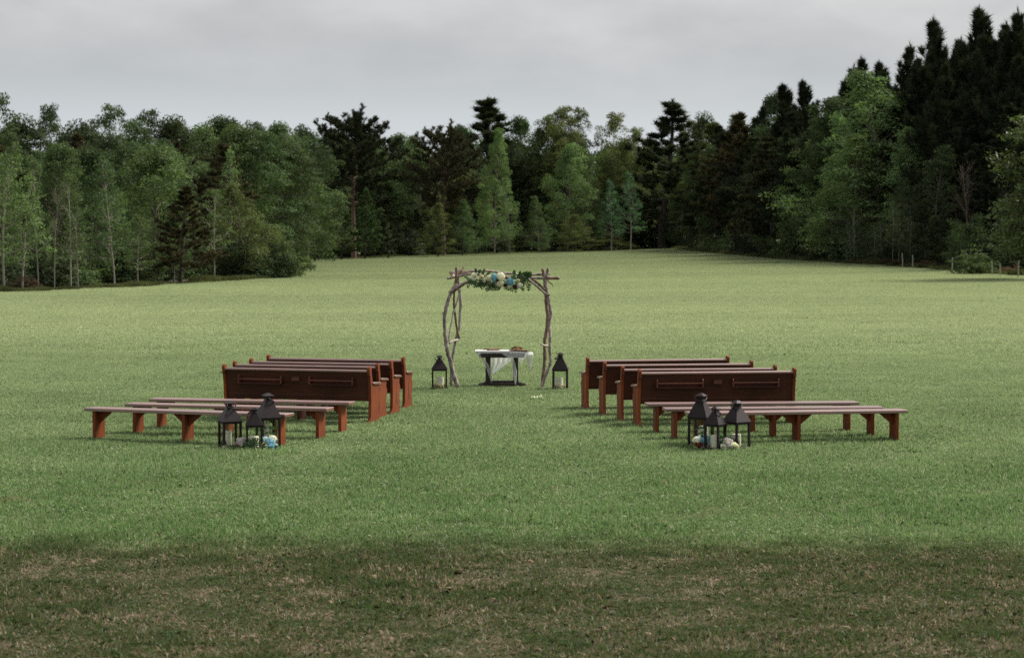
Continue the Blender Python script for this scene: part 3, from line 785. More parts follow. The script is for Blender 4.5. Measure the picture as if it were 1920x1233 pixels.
for key, side in (('AL', 'left'), ('AR', 'right')):
    lx, ly, lz = world_off(key, 0, 0)
    t = thing('dried_flower_wreath', (lx, ly, lz), 0, 'brown and cream dried flower wreath in the lantern %s of the arch' % side, 'wreath', 'wreaths in the arch lanterns')
    mb, mc = MB(), MB()
    for i in range(170):
        a = rng.uniform(0, 6.283); q = rng.uniform(.082, .118)
        c = Vector((q * math.cos(a), q * math.sin(a), rng.uniform(.0, .055)))
        if i % 3: leaf_quads(mb, c, rdir(rng, .9), rdir(rng), .04 * rng.uniform(.6, 1.3), .008)
        else:
            h_ = rose(rng, c + Vector((0, 0, .02)), .015, rdir(rng, 1.0), 2); mc.add(h_.v, h_.f)
    mb.build('dried_leaves', M['dryleaf'], t); mc.build('dried_blooms', M['petal_cream'], t)

# ------------------------------------------------------------------ driftwood arch
AY = 37.95
arch = thing('driftwood_arch', (-.22, AY, 0), 0, 'rustic arch of crooked driftwood branches standing behind the aisle', 'arch')
def branch(pts, r, mat, dy=0.0, dy2=None, knots=True, seed=0):
    """pts in photo pixels along the branch, placed dy metres behind the arch's front plane"""
    rg = random.Random(seed + len(pts) * 7 + int(pts[0][0]))
    n_ = len(pts); W_ = []
    for i, (px, py) in enumerate(pts):
        yy = AY + dy + ((dy2 if dy2 is not None else dy) - dy) * i / max(1, n_ - 1)
        W_.append(at(px, py, yy))
    fine = []; rad = []
    rr = r if hasattr(r, '__len__') else (r, r)
    for i in range(n_ - 1):
        p0, p1, p2, p3 = W_[max(i - 1, 0)], W_[i], W_[i + 1], W_[min(i + 2, n_ - 1)]
        for k in range(5):
            t = k / 5
            q = .5 * ((2 * p1) + (-p0 + p2) * t + (2 * p0 - 5 * p1 + 4 * p2 - p3) * t * t + (-p0 + 3 * p1 - 3 * p2 + p3) * t ** 3)
            g_ = (i + t) / (n_ - 1); R0 = (rr[0] + (rr[1] - rr[0]) * g_) * 1.22
            fine.append(q + Vector((rg.gauss(0, .1), rg.gauss(0, .1), 0)) * R0); rad.append(R0 * rg.uniform(.9, 1.12))
    fine.append(W_[-1]); rad.append(rr[1])
    mb = MB().tube([p - Vector(arch.location) for p in fine], rad, 9, wob=.08, rng=rg)
    if knots:
        for _ in range(max(1, n_ // 3)):
            i = rg.randrange(2, max(3, len(fine) - 2)); d = rdir(rg); p = fine[i] - Vector(arch.location)
            mb.tube([p, p + d * rad[i] * 1.0, p + d * rad[i] * 1.7], [rad[i] * .6, rad[i] * .45, rad[i] * .3], 6)
    return mb.build('branch', M[mat], arch, smooth=True)
z7 = lambda L_: [(795 + a / 4.93, 490 + b / 4.93) for a, b in L_]
z8 = lambda L_: [(940 + a / 4.93, 490 + b / 4.93) for a, b in L_]
z6 = lambda L_: [(820 + a / 8, 480 + b / 8) for a, b in L_]
branch(z7([(328, 1195), (292, 1100), (262, 1000), (240, 910), (222, 850), (207, 760), (195, 680), (189, 580), (192, 490), (212, 400), (242, 310), (272, 250), (300, 212)]), (.036, .026), 'drift_grey', 0, .02)
branch(z7([(250, 1145), (252, 1040), (262, 900), (278, 800), (302, 690), (326, 600), (332, 500), (338, 400), (327, 280), (315, 180), (308, 120)]), (.020, .024), 'drift_grey', .62, .55)
branch(z7([(297, 55), (300, 110), (299, 160), (288, 220), (262, 285)]), (.020, .030), 'drift_brown', .06, .06)
branch(z7([(280, 285), (277, 400), (285, 480), (302, 600), (324, 715)]), (.015, .020), 'drift_brown', .25, .5)
branch(z7([(338, 268), (302, 380), (272, 470), (258, 550), (240, 640), (230, 742)]), (.015, .013), 'drift_pale', .45, .1)
branch(z7([(235, 755), (270, 733), (300, 727), (328, 722)]), (.018, .015), 'drift_pale', .05, .55)
branch(z7([(243, 283), (300, 243), (350, 212), (414, 178)]), (.020, .018), 'drift_grey', -.06, .0)
branch(z7([(262, 290), (320, 248), (365, 215), (440, 165)]), (.018, .016), 'drift_brown', .0, .03)
branch(z7([(296, 260), (345, 250)]), (.018, .014), 'drift_pale', .05, .55, knots=False)
branch(z7([(306, 160), (345, 90), (370, 50)]), (.018, .012), 'drift_brown', .5, .62)
branch(z7([(255, 140), (290, 100), (345, 75)]), (.016, .012), 'drift_brown', .2, .5)
branch(z6([(180, 243), (330, 247), (480, 230), (640, 216), (830, 232), (980, 256), (1150, 266), (1280, 290), (1570, 272), (1690, 266)]), (.018, .020), 'drift_grey', .60, .60)
branch(z6([(190, 268), (300, 266), (450, 244), (560, 232), (700, 222), (860, 240)]), (.014, .014), 'drift_brown', .52, .56)
branch(z6([(145, 338), (320, 302), (520, 268), (760, 300), (1000, 330), (1360, 328), (1600, 332), (1832, 332)]), (.018, .024), 'drift_grey', .08, .05)
branch(z6([(1640, 330), (1832, 332)]), (.0255, .026), 'drift_brown', .05, .05, knots=False)
branch(z8([(372, 1190), (398, 1085), (440, 980), (455, 920), (446, 830), (450, 740), (447, 650), (441, 580), (456, 500), (447, 420), (432, 330), (412, 240), (404, 180), (418, 120), (436, 62)]), (.024, .024), 'drift_grey', 0, .06)
branch(z8([(378, 1150), (392, 1000), (404, 900), (400, 780), (406, 700), (424, 600), (428, 500), (419, 400), (410, 300), (402, 180), (384, 68)]), (.026, .030), 'drift_brown', .55, .55)
branch(z8([(428, 175), (440, 190), (458, 200), (482, 232)]), (.012, .008), 'drift_brown', .04, -.05)
branch(z8([(240, 158), (300, 205), (340, 240), (395, 288), (448, 314)]), (.016, .020), 'drift_grey', .0, -.03)
branch(z8([(285, 165), (340, 205), (400, 262)]), (.018, .020), 'drift_brown', .45, .5)
branch(z8([(366, 768), (395, 775), (432, 782)]), (.014, .018), 'drift_pale', -.02, .4)
kn = MB(); kc = at(850.4, 516.8, AY + .0) - Vector(arch.location)
kn.lathe([(.004, -.024), (.018, -.016), (.024, 0), (.018, .016), (.004, .024)], 14, Matrix.Translation(kc))
kn.build('white_knob', M['petal_white'], arch, smooth=True)

# garland of flowers tied along the arch's front beam
gar = thing('flower_garland', at(938, 526, AY - .08), 0, 'garland of white and blue blooms with green leaves on the arch', 'garland')
G0 = Vector(gar.location)
def gp_(x, y, dy=0.0): return at(820 + x / 8, 480 + y / 8, AY - .09 + dy) - G0
pxm = 1 / 8 / FPX * AY
for kind, col, x, y, r, sq in (('r', 'white', 556, 308, 52, 1), ('r', 'cream', 668, 318, 36, 1), ('h', 'cream', 772, 330, 52, 1), ('h', 'blue', 848, 326, 50, 1.5),
                               ('h', 'white', 952, 308, 66, 1), ('h', 'cream', 938, 422, 62, .8), ('r', 'pink', 1042, 322, 32, 1), ('h', 'blue', 1092, 386, 66, 1), ('h', 'white', 1238, 440, 46, .9),
                               ('h', 'cream', 1080, 462, 42, .7), ('r', 'burgundy', 1162, 455, 30, 1), ('r', 'burgundy', 905, 370, 30, 1), ('r', 'burgundy', 1010, 440, 26, 1), ('r', 'cream', 1210, 372, 30, 1),
                               ('r', 'white', 700, 372, 28, 1), ('r', 'burgundy', 1055, 420, 22, 1), ('r', 'white', 545, 275, 26, 1), ('r', 'pink', 780, 390, 26, 1)):
    c = gp_(x, y, -.03)
    if kind == 'h': hydrangea(rng, c, r * pxm * 1.0, 80, (1, .8, sq), .28).build('hydrangea_bloom', M['petal_' + col], gar)
    else: rose(rng, c, r * pxm * 1.1, (rng.uniform(-.4, .4), -1, .3)).build('rose_bloom', M['petal_' + col], gar)
for x, y, a in ((500, 345, 190), (470, 335, 165), (590, 250, 110), (615, 260, 60), (705, 250, 95), (690, 270, 130), (735, 290, 40), (1190, 300, 20), (1230, 290, 80), (1290, 290, 30), (1320, 275, 60), (1340, 310, -10), (1160, 275, 100), (1150, 330, 150), (540, 380, 200), (1280, 350, -30), (640, 330, -60)):
    mb = MB(); d = Vector((math.cos(R(a)), -.3, math.sin(R(a))))
    leaf_quads(mb, gp_(x, y, rng.uniform(-.05, .02)), d, Vector((rng.uniform(-.3, .3), -1, .6)), .095 * rng.uniform(.8, 1.2), .030)
    leaf_quads(mb, gp_(x + rng.uniform(-12, 12), y + 10, rng.uniform(-.03, .03)), d + rdir(rng) * .5, Vector((rng.uniform(-.3, .3), -1, .6)), .07, .024)
    mb.build('broad_leaf', M['sprig'], gar)
mb = MB()
for i in range(85):
    x = rng.uniform(480, 1390); y = 350 + rng.uniform(-30, 60) + (20 if 750 < x < 1250 else 0)
    sprig(rng, mb, gp_(x, y, rng.uniform(-.02, .06)), (rng.uniform(-.7, .7), -.3, -.8), 4, rng.uniform(.07, .13), .045, .009, 1.0)
for i in range(14):
    x = rng.uniform(1180, 1360); sprig(rng, mb, gp_(x, rng.uniform(280, 340)), (rng.uniform(-.3, 1), -.3, rng.uniform(-.4, .6)), 4, .1, .05, .013, .6)
mb.build('hanging_leaves', M['sprig'], gar)['kind'] = 'stuff'

# ------------------------------------------------------------------ altar table, tulle, driftwood on it
TY = 38.75
tab = thing('altar_table', (at(941, 721, TY).x, TY, 0), 0, 'small dark wooden trestle table standing under the arch', 'table')
MB().box(-.50, .50, -.24, .24, .665, .70, bev=.006).build('table_top', M['table'], tab)
for s in (-1, 1): MB().box(-.43, .43, s * .20 - .011, s * .20 + .011, .572, .664, bev=.003).build('apron', M['table'], tab)
for s in (-1, 1): MB().box(s * .43 - .011, s * .43 + .011, -.188, .188, .572, .664, bev=.003).build('apron', M['table'], tab)
for s in (-1, 1): MB().box(s * .27 - .048, s * .27 + .048, -.12, .12, .075, .664, bev=.006).build('leg', M['table'], tab)
for sy in (-1, 1):
    pr = [(-.46, 0), (-.47, .03), (-.44, .055), (-.38, .062), (-.33, .085), (.33, .085), (.38, .062), (.44, .055), (.47, .03), (.46, 0), (.36, 0), (.33, .03), (-.33, .03), (-.36, 0)]
    f = MB(); n_ = len(pr)
    f.v = [(x, sy * .15 - .028, z) for x, z in pr] + [(x, sy * .15 + .028, z) for x, z in pr]
    f.f = [tuple(range(n_)), tuple(range(n_, 2 * n_))[::-1]] + [(i, i + n_, (i + 1) % n_ + n_, (i + 1) % n_) for i in range(n_)]
    f.build('foot', M['table'], tab)
MB().box(-.32, .32, -.04, .04, .087, .115, bev=.004).build('stretcher', M['table'], tab)
tx0 = tab.location.x
def tz(x, y, Yoff): # from the 9.143x close-up to table-local metres
    p = at(870 + x / 9.143, 630 + y / 9.143, TY + Yoff); return (p.x - tx0, Yoff, p.z)
def sheet(mb, A, B, n=10, m_=14, wave=.012, ph=0.0, k=9, yoff=0.0):
    """ruled cloth between two edge polylines, rippled across"""
    def samp(P, t):
        t *= len(P) - 1; i = min(int(t), len(P) - 2); u = t - i
        return Vector(P[i]) * (1 - u) + Vector(P[i + 1]) * u
    vs = []
    for j in range(m_ + 1):
        for i in range(n + 1):
            u, v = i / n, j / m_
            p = samp(A, v) * (1 - u) + samp(B, v) * u
            w = wave * math.sin(k * u * math.pi + ph) * math.sin(min(1, v * 2) * math.pi / 2)
            vs.append(p + Vector((0, -w + yoff, 0)))
    mb.add(vs, [(j * (n + 1) + i, j * (n + 1) + i + 1, (j + 1) * (n + 1) + i + 1, (j + 1) * (n + 1) + i) for j in range(m_) for i in range(n)])
cl = MB(); F_ = -.247; ZT = .7035
# over the top, left two thirds
sheet(cl, [(-.52, F_, ZT), (-.52, .25, ZT)], [(.17, F_ - .001, ZT), (.12, .25, ZT)], 14, 8, .0, 0)
vs0 = len(cl.v)
# narrow front overhang dipping to a point right of centre
sheet(cl, [(-.52, F_, ZT), (-.45, F_ - .006, .655)], [(.17, F_ - .001, ZT), (.165, F_ - .008, .665)], 16, 4, .004, 0, 7)
sheet(cl, [(-.02, F_ - .003, .668), (.12, F_ - .010, .575)], [(.17, F_ - .003, .665), (.155, F_ - .012, .57)], 6, 6, .005)
# left tail: falls from the left corner and swings inwards in front of the leg
sheet(cl, [(-.52, F_ + .05, ZT), tz(215, 290, F_), tz(300, 400, F_ + .02), tz(390, 560, F_ + .03), tz(465, 800, F_ + .05)], [(-.40, F_ - .002, .66), tz(275, 320, F_ - .01), tz(395, 440, F_), tz(470, 590, F_ + .02), tz(482, 815, F_ + .05)], 8, 24, .022, .5, 6)
# sheet hanging behind
sheet(cl, [tz(470, 345, .25), tz(472, 480, .27), tz(476, 660, .27)], [tz(850, 345, .25), tz(800, 430, .27), tz(490, 662, .27)], 16, 18, .03, .3, 8)
sheet(cl, [tz(390, 705, .05), tz(392, 720, .05)], [tz(470, 745, -.15), tz(470, 770, -.15)], 6, 3, .006)
# right-hand tail in front of the right leg
sheet(cl, [tz(770, 335, F_), tz(815, 450, F_ - .01), tz(840, 640, F_), tz(872, 825, F_ + .03)], [tz(840, 340, F_), tz(880, 470, F_ + .01), tz(906, 620, F_ + .02), tz(890, 830, F_ + .03)], 8, 24, .022, 1.2, 6)
# veil over the right of the apron and the corner tail
sheet(cl, [(.17, F_ - .004, .70), (.165, F_ - .008, .575)], [(.505, F_ - .004, .685), (.46, F_ - .010, .572)], 14, 6, .010, 0, 11)
sheet(cl, [(.46, F_, .69), tz(1035, 330, F_), tz(1085, 450, F_ + .02), tz(1125, 605, F_ + .04)], [(.60, -.05, .675), tz(1190, 315, F_ + .1), tz(1160, 450, F_ + .06), tz(1138, 610, F_ + .04)], 9, 22, .02, .2, 7)
sheet(cl, [tz(945, 345, .25), tz(946, 420, .26), tz(945, 500, .26)], [tz(1060, 345, .25), tz(1020, 400, .26), tz(952, 500, .26)], 8, 10, .015)
co = cl.build('tulle_cloth', M['tulle'], smooth=True); co.location = tab.location
tag(co, 'sheer white tulle cloth draped over the altar table', 'cloth')
kb = MB(); 
rngd = random.Random(5)
def chunk(name, x0, x1, z0, n, mat, label, hmax, yc=-.05):
    t = thing(name, (tx0 + (x0 + x1) / 2, TY + yc, ZT + .002), 0, label, 'driftwood')
    for i in range(n):
        mb = MB(); a = rngd.uniform(-.35, .35); L_ = (x1 - x0) * rngd.uniform(.45, .75); cx = rngd.uniform(-.5, .5) * ((x1 - x0) - L_); cy = rngd.uniform(-.09, .09)
        zc = rngd.uniform(.012, hmax); pts = []
        for k in range(7):
            u = k / 6 - .5
            pts.append((cx + L_ * u, cy + L_ * u * a + rngd.uniform(-.008, .008), max(.012, zc * (1 - 1.2 * u * u) + rngd.uniform(-.008, .010) + u * rngd.uniform(-.02, .05))))
        r = rngd.uniform(.010, .018)
        mb.tube(pts, [r * .4, r, r * 1.2, r * 1.1, r, r * .8, r * .3], 7, wob=.2, rng=rngd)
        mb.build('stick', M[mat], t, smooth=True)
    return t
chunk('driftwood_pile', .17, .42, ZT, 12, 'drift_tan', 'pile of tan driftwood sticks on the right of the altar table', .075)
MB_ = MB().box(-.19, .19, -.05, .05, 0, .014, bev=.003).build('driftwood_board', M['drift_tan']); MB_.location = (tx0 + .34, TY - .15, ZT + .001); tag(MB_, 'thin pale board under the driftwood pile on the altar table', 'board')
chunk('driftwood_twigs', -.44, -.02, ZT, 6, 'drift_tan', 'low scatter of brown twigs on the left of the altar table', .022, .03)
# pale petals dropped on the lawn in front of the table
pt = thing('fallen_petals', (at(1007, 750, 35.4).x, 35.4, 0), 0, 'few white petals lying on the lawn right of the aisle', 'petals')
for i, (dx, dz_) in enumerate(((-.085, 0), (-.06, .0), (-.03, .01), (.0, 0), (.04, .01), (.065, .02), (.08, .0))):
    mb = MB(); leaf_quads(mb, Vector((dx, rng.uniform(-.05, .05), .045 + dz_)), Vector((rng.uniform(-1, 1), -.3, .5)), Vector((0, -1, 1)), .045, .018); mb.build('petal', M['petal_white'], pt)
# ------------------------------------------------------------------ trees
class Tree:
    """collects bark tubes, and leaf / needle centres turned into many small faces"""
    def __init__(s, seed): s.b = MB(); s.r = np.random.default_rng(seed); s.q = random.Random(seed); s.clumps = []; s.tufts = []
    def limb(s, p, d, L, r0, r1, n=5, up=0.0, wob=.12, sides=5):
        p = Vector(p); d = Vector(d).normalized(); P = [p.copy()]
        for i in range(n):
            d = (d + Vector((s.q.gauss(0, wob), s.q.gauss(0, wob), s.q.gauss(0, wob * .6) + up / n))).normalized()
            p = p + d * (L / n); P.append(p.copy())
        s.b.tube(P, [r0 + (r1 - r0) * i / n for i in range(n + 1)], sides, cap=False)
        return P
    def leaves_mesh(s, name, per, sig, size, aspect=.55, upb=.4, flat=.65):
        C = np.array([c[0] for c in s.clumps]); w = np.array([c[1] for c in s.clumps])
        k = np.repeat(np.arange(len(C)), np.maximum(1, (per * w).astype(int))); N = len(k); r = s.r
        off = r.normal(0, 1, (N, 3)); off *= (.45 + .8 * r.random((N, 1)) ** .6) / np.linalg.norm(off, axis=1, keepdims=True).clip(1e-6)
        off *= (sig * w[k] ** .5)[:, None]; up_ = r.random(N) < .72; off[:, 2] = np.where(up_, np.abs(off[:, 2]), off[:, 2]) * flat
        c = C[k] + off
        nrm = r.normal(0, 1, (N, 3)); nrm[:, 2] += upb; nrm = nrm * .75 + off / sig * 1.6; nrm /= np.linalg.norm(nrm, axis=1, keepdims=True)
        t = r.normal(0, 1, (N, 3)); t -= nrm * (t * nrm).sum(1, keepdims=True); t /= np.linalg.norm(t, axis=1, keepdims=True)
        b = np.cross(nrm, t); z = size * r.uniform(.6, 1.35, (N, 1)) * .5
        V = np.stack([c - t * z, c + b * z * aspect + nrm * z * .15, c + t * z, c - b * z * aspect + nrm * z * .15], 1).reshape(-1, 3)
        return fast_mesh(name, V, np.arange(N * 4).reshape(-1, 4))
    def needles_mesh(s, name, per, ln, w, spread=.75):
        C = np.array([c[0] for c in s.tufts]); D = np.array([c[1] for c in s.tufts]); r = s.r
        k = np.repeat(np.arange(len(C)), per); N = len(k)
        d = D[k] + r.normal(0, spread, (N, 3)); d /= np.linalg.norm(d, axis=1, keepdims=True)
        o = C[k] + D[k] * (r.uniform(-.5, .3, (N, 1)) * ln)
        L_ = ln * r.uniform(.6, 1.2, (N, 1))
        sd_ = np.cross(d, r.normal(0, 1, (N, 3))); sd_ /= np.linalg.norm(sd_, axis=1, keepdims=True)
        V = np.stack([o - sd_ * w * .5, o + sd_ * w * .5, o + d * L_ + sd_ * w * .12], 1).reshape(-1, 3)
        return fast_mesh(name, V, np.arange(N * 3).reshape(-1, 3))

def broad(seed, H=14, Wd=9, z0=.12, nprim=30, shape='round', per=26, sig=.75, size=.30, r0=.17, sub=(4, 7), lean=0.0, openness=0.0):
    T = Tree(seed); q = T.q
    trunk = T.limb((0, 0, 0), (lean, 0, 1), H * .93, r0, .03, 9, .05, .035, 7)
    for i in range(nprim):
        t = z0 + (1 - z0) * (i + q.random()) / nprim
        if q.random() < openness: continue
        k = min(8.99, t * 9 * .97); a_, b_ = trunk[int(k)], trunk[int(k) + 1]; p = a_.lerp(b_, k - int(k))
        u = (t - z0) / (1 - z0)
        prof = {'round': math.sin(math.pi * min(1, (.18 + u * .80))) ** .75, 'cone': (1 - u) ** .8 * (1 if u > .12 else .7 + 2.5 * u) + .06, 'column': (.85 if u < .75 else .85 * (1 - u) / .25) + .08, 'vase': .5 + .6 * math.sin(math.pi * min(.90, .15 + .75 * u)) }[shape]
        az = i * 2.39996 + q.uniform(-.5, .5); el = R(8 + 62 * u ** 1.3 + q.uniform(-10, 12))
        if shape == 'cone': el = R(5 + 45 * u + q.uniform(-10, 10))
        L_ = Wd / 2 * prof * q.uniform(.72, 1.18)
        P = T.limb(p, (math.cos(az) * math.cos(el), math.sin(az) * math.cos(el), math.sin(el)), L_, max(.018, r0 * .35 * (1 - u * .6)), .012, 5, .25, .10)
        cw = 1 - .65 * u if shape == 'cone' else 1 - .2 * u
        T.clumps.append((tuple(P[-1]), cw))
        for j in range(q.randint(*sub)):
            tt = q.uniform(.25, 1); m_ = min(4.99, tt * 5); pp = P[int(m_)].lerp(P[int(m_) + 1], m_ - int(m_))
            d = Vector((P[-1] - P[0])).normalized() + rdir(q, .25) * .85
            S = T.limb(pp, d, L_ * q.uniform(.16, .40) + .25, .016, .006, 2, .15, .2, 3)
            T.clumps.append((tuple(S[-1]), cw * q.uniform(.5, 1.2)))
    T.clumps.append((tuple(trunk[-1]), .3 if shape == 'cone' else .8))
    return T.b, T.leaves_mesh('crown', per, sig, size), 'leaf', H, Wd

def pine(seed, H=24, Wd=9, z0=.5, nprim=36, per=16, ln=.42, w=.075, r0=.30, kind='old', tuft_step=.45):
    T = Tree(seed); q = T.q
    trunk = T.limb((0, 0, 0), (q.uniform(-.03, .03), 0, 1), H * .96, r0, .05, 10, .05, .02, 8)
    for i in range(nprim):
        t = z0 + (1 - z0) * ((i + q.random()) / nprim) ** .9
        if kind != 'old':
            wh = 5; nw = nprim // wh; t = z0 + (1 - z0) * min(.985, ((i // wh) + .5 + q.uniform(-.16, .16)) / nw) ** .95
        k = min(9.99, t * 10 * .985); p = trunk[int(k)].lerp(trunk[min(10, int(k) + 1)], k - int(k)); u = (t - z0) / (1 - z0)
        if kind == 'old':   prof = (.45 + .75 * math.sin(math.pi * min(.93, .12 + u * .8))); el = R(-8 + 48 * u + q.uniform(-10, 14))
        elif kind == 'cone': prof = (1 - u) ** .8 + .04; el = R(4 + 40 * u + q.uniform(-8, 10))
        else:               prof = (.75 + .25 * min(1, u * 3)) * (1 if u < .3 else ((1 - u) / .7) ** .9 + .03) * q.choice((.5, .8, 1, 1.25)); el = R(14 + 40 * u + q.uniform(-8, 14))
        az = i * 2.39996 + q.uniform(-.5, .5); L_ = Wd / 2 * prof * q.uniform(.65, 1.2)
        P = T.limb(p, (math.cos(az) * math.cos(el), math.sin(az) * math.cos(el), math.sin(el)), L_, max(.02, r0 * .25 * (1 - u * .6)), .012, 6, .35, .10)
        nb_ = max(3, int(L_ / tuft_step))
        for j in range(nb_ * 2):
            tt = q.uniform(.22 if kind == 'old' else .38 if kind == 'cone' else .30, 1); m_ = min(5.99, tt * 6); pp = P[int(m_)].lerp(P[int(m_) + 1], m_ - int(m_))
            d = (Vector((P[-1] - P[0])).normalized() * .7 + rdir(q, .6)).normalized()
            S = T.limb(pp, d, q.uniform(.25, .7) * (.4 + L_ / 6) * (1 if kind == 'old' else 1.25 - u), .012, .006, 2, .5, .15, 3)
            up = Vector((d.x * .45, d.y * .45, 1.0)).normalized()
            T.tufts.append((tuple(S[-1]), tuple(up))); T.tufts.append((tuple(S[1]), tuple(up)))
        T.tufts.append((tuple(P[-1]), (0, 0, 1)))
    top = trunk[-1]
    for j in range(5):    # upright leader shoot
        T.tufts.append(((top.x, top.y, top.z - .3 * j), (q.uniform(-.1, .1), q.uniform(-.1, .1), 1.6)))
    return T.b, T.needles_mesh('crown', per, ln, w, .75 if kind == 'old' else .62 if kind == 'cone' else .42), 'needle', H, Wd

def shrub(seed, H=3, Wd=4, per=34, sig=.42, size=.17, stems=12):
    T = Tree(seed); q = T.q
    for i in range(stems):
        a = i * 2.39996; el = R(q.uniform(25, 85))
        P = T.limb((math.cos(a) * .15, math.sin(a) * .15, 0), (math.cos(a) * math.cos(el), math.sin(a) * math.cos(el), math.sin(el)), H * q.uniform(.55, 1.05) if el > R(50) else Wd * .5 * q.uniform(.7, 1.05), .035, .012, 5, .3, .12, 4)
        for j in range(9):
            m_ = q.uniform(.6, 4.99); pp = P[int(m_)].lerp(P[int(m_) + 1], m_ - int(m_))
            T.clumps.append((tuple(pp + rdir(q, .1) * q.uniform(.1, .5)), q.uniform(.5, 1.1)))
    for c in range(10):
        a = q.uniform(0, 6.28); T.clumps.append(((math.cos(a) * Wd * .33, math.sin(a) * Wd * .33, q.uniform(.1, .5)), 1.0))
    return T.b, T.leaves_mesh('crown', per, sig, size), 'leaf', H, Wd

def bare(seed, H=9, Wd=5, dens=22):
    T = Tree(seed); q = T.q
    trunk = T.limb((0, 0, 0), (0, 0, 1), H * .9, .11, .025, 8, 0, .06, 6)
    tw = MB(); keep = T.b
    for i in range(dens):
        t = .30 + .68 * (i + q.random()) / dens; k = min(7.99, t * 8); p = trunk[int(k)].lerp(trunk[int(k) + 1], k - int(k))
        az = i * 2.39996; el = R(q.uniform(30, 65)); u = (t - .3) / .7
        T.b = tw
        P = T.limb(p, (math.cos(az) * math.cos(el), math.sin(az) * math.cos(el), math.sin(el)), Wd * .55 * (1 - .6 * u) * q.uniform(.7, 1.1), .035, .010, 6, .3, .14, 4)
        for j in range(9):
            m_ = q.uniform(1, 5.99); pp = P[int(m_)].lerp(P[int(m_) + 1], m_ - int(m_))
            S = T.limb(pp, (P[-1] - P[0]).normalized() + rdir(q, .3) * .8, q.uniform(.5, 1.3), .014, .006, 3, .2, .15, 3)
            for z_ in range(2): T.limb(S[q.randint(1, 3)], (S[-1] - S[0]).normalized() + rdir(q, .2) * .8, q.uniform(.25, .6), .008, .005, 2, 0, .2, 3)
        T.b = keep
    return T.b, tw.mesh('twigs'), 'bark', H, Wd

VAR = {}
def variant(key, data):
    b, crown, mk, H, Wd = data
    tm = b.mesh(key + '_trunk'); tm.materials.append(M['bark'])
    for p in tm.polygons: p.use_smooth = True
    if not crown.materials: crown.materials.append(M[mk])
    co_ = np.empty(len(crown.vertices) * 3, np.float32); crown.vertices.foreach_get('co', co_); co_ = co_.reshape(-1, 3)
    rad = np.hypot(co_[:, 0], co_[:, 1])
    VAR[key] = (tm, crown, float(co_[:, 2].max()), float(2 * np.percentile(rad, 93)))
for i in range(3): variant('round%d' % i, broad(100 + i, 14, 9.5, .06, 46, 'round', 135, 1.20, .28, sub=(1, 2)))
for i in range(2): variant('tall%d' % i, broad(110 + i, 18, 9, .22, 42, 'vase', 130, 1.15, .30, sub=(1, 2), openness=.08))
for i in range(3): variant('slender%d' % i, broad(120 + i, 10, 3.6, .22, 40, 'cone', 26, .42, .17, r0=.08, sub=(3, 5)))
for i in range(2): variant('sparse%d' % i, broad(130 + i, 9.5, 3.2, .30, 26, 'column', 15, .36, .14, r0=.07, sub=(3, 5), openness=.1))
for i in range(3): variant('leafcone%d' % i, broad(140 + i, 16, 8, .05, 84, 'cone', 84, .74, .21, r0=.13, sub=(1, 4)))
for i in range(2): variant('olive%d' % i, broad(150 + i, 9, 6.5, .02, 52, 'cone', 66, .66, .18, r0=.13, sub=(2, 4)))
for i in range(2): variant('pine%d' % i, pine(160 + i, 24, 10, .42, 46, per=24, w=.085))
variant('bigpine', pine(165, 27, 13.5, .40, 76, per=24, ln=.5, w=.095, r0=.42))
for i in range(3): variant('conepine%d' % i, pine(170 + i, 15, 7, .10, 75, per=22, ln=.36, w=.07, r0=.17, kind='cone'))
for i in range(3): variant('spirepine%d' % i, pine(180 + i, 20, 8.5, .08, 105, per=15, ln=.58, w=.075, r0=.20, kind='spire'))
for i in range(3): variant('shrub%d' % i, shrub(190 + i))
variant('bare0', bare(200, 9, 5, 13)); variant('bare1', bare(201, 10, 7, 34))

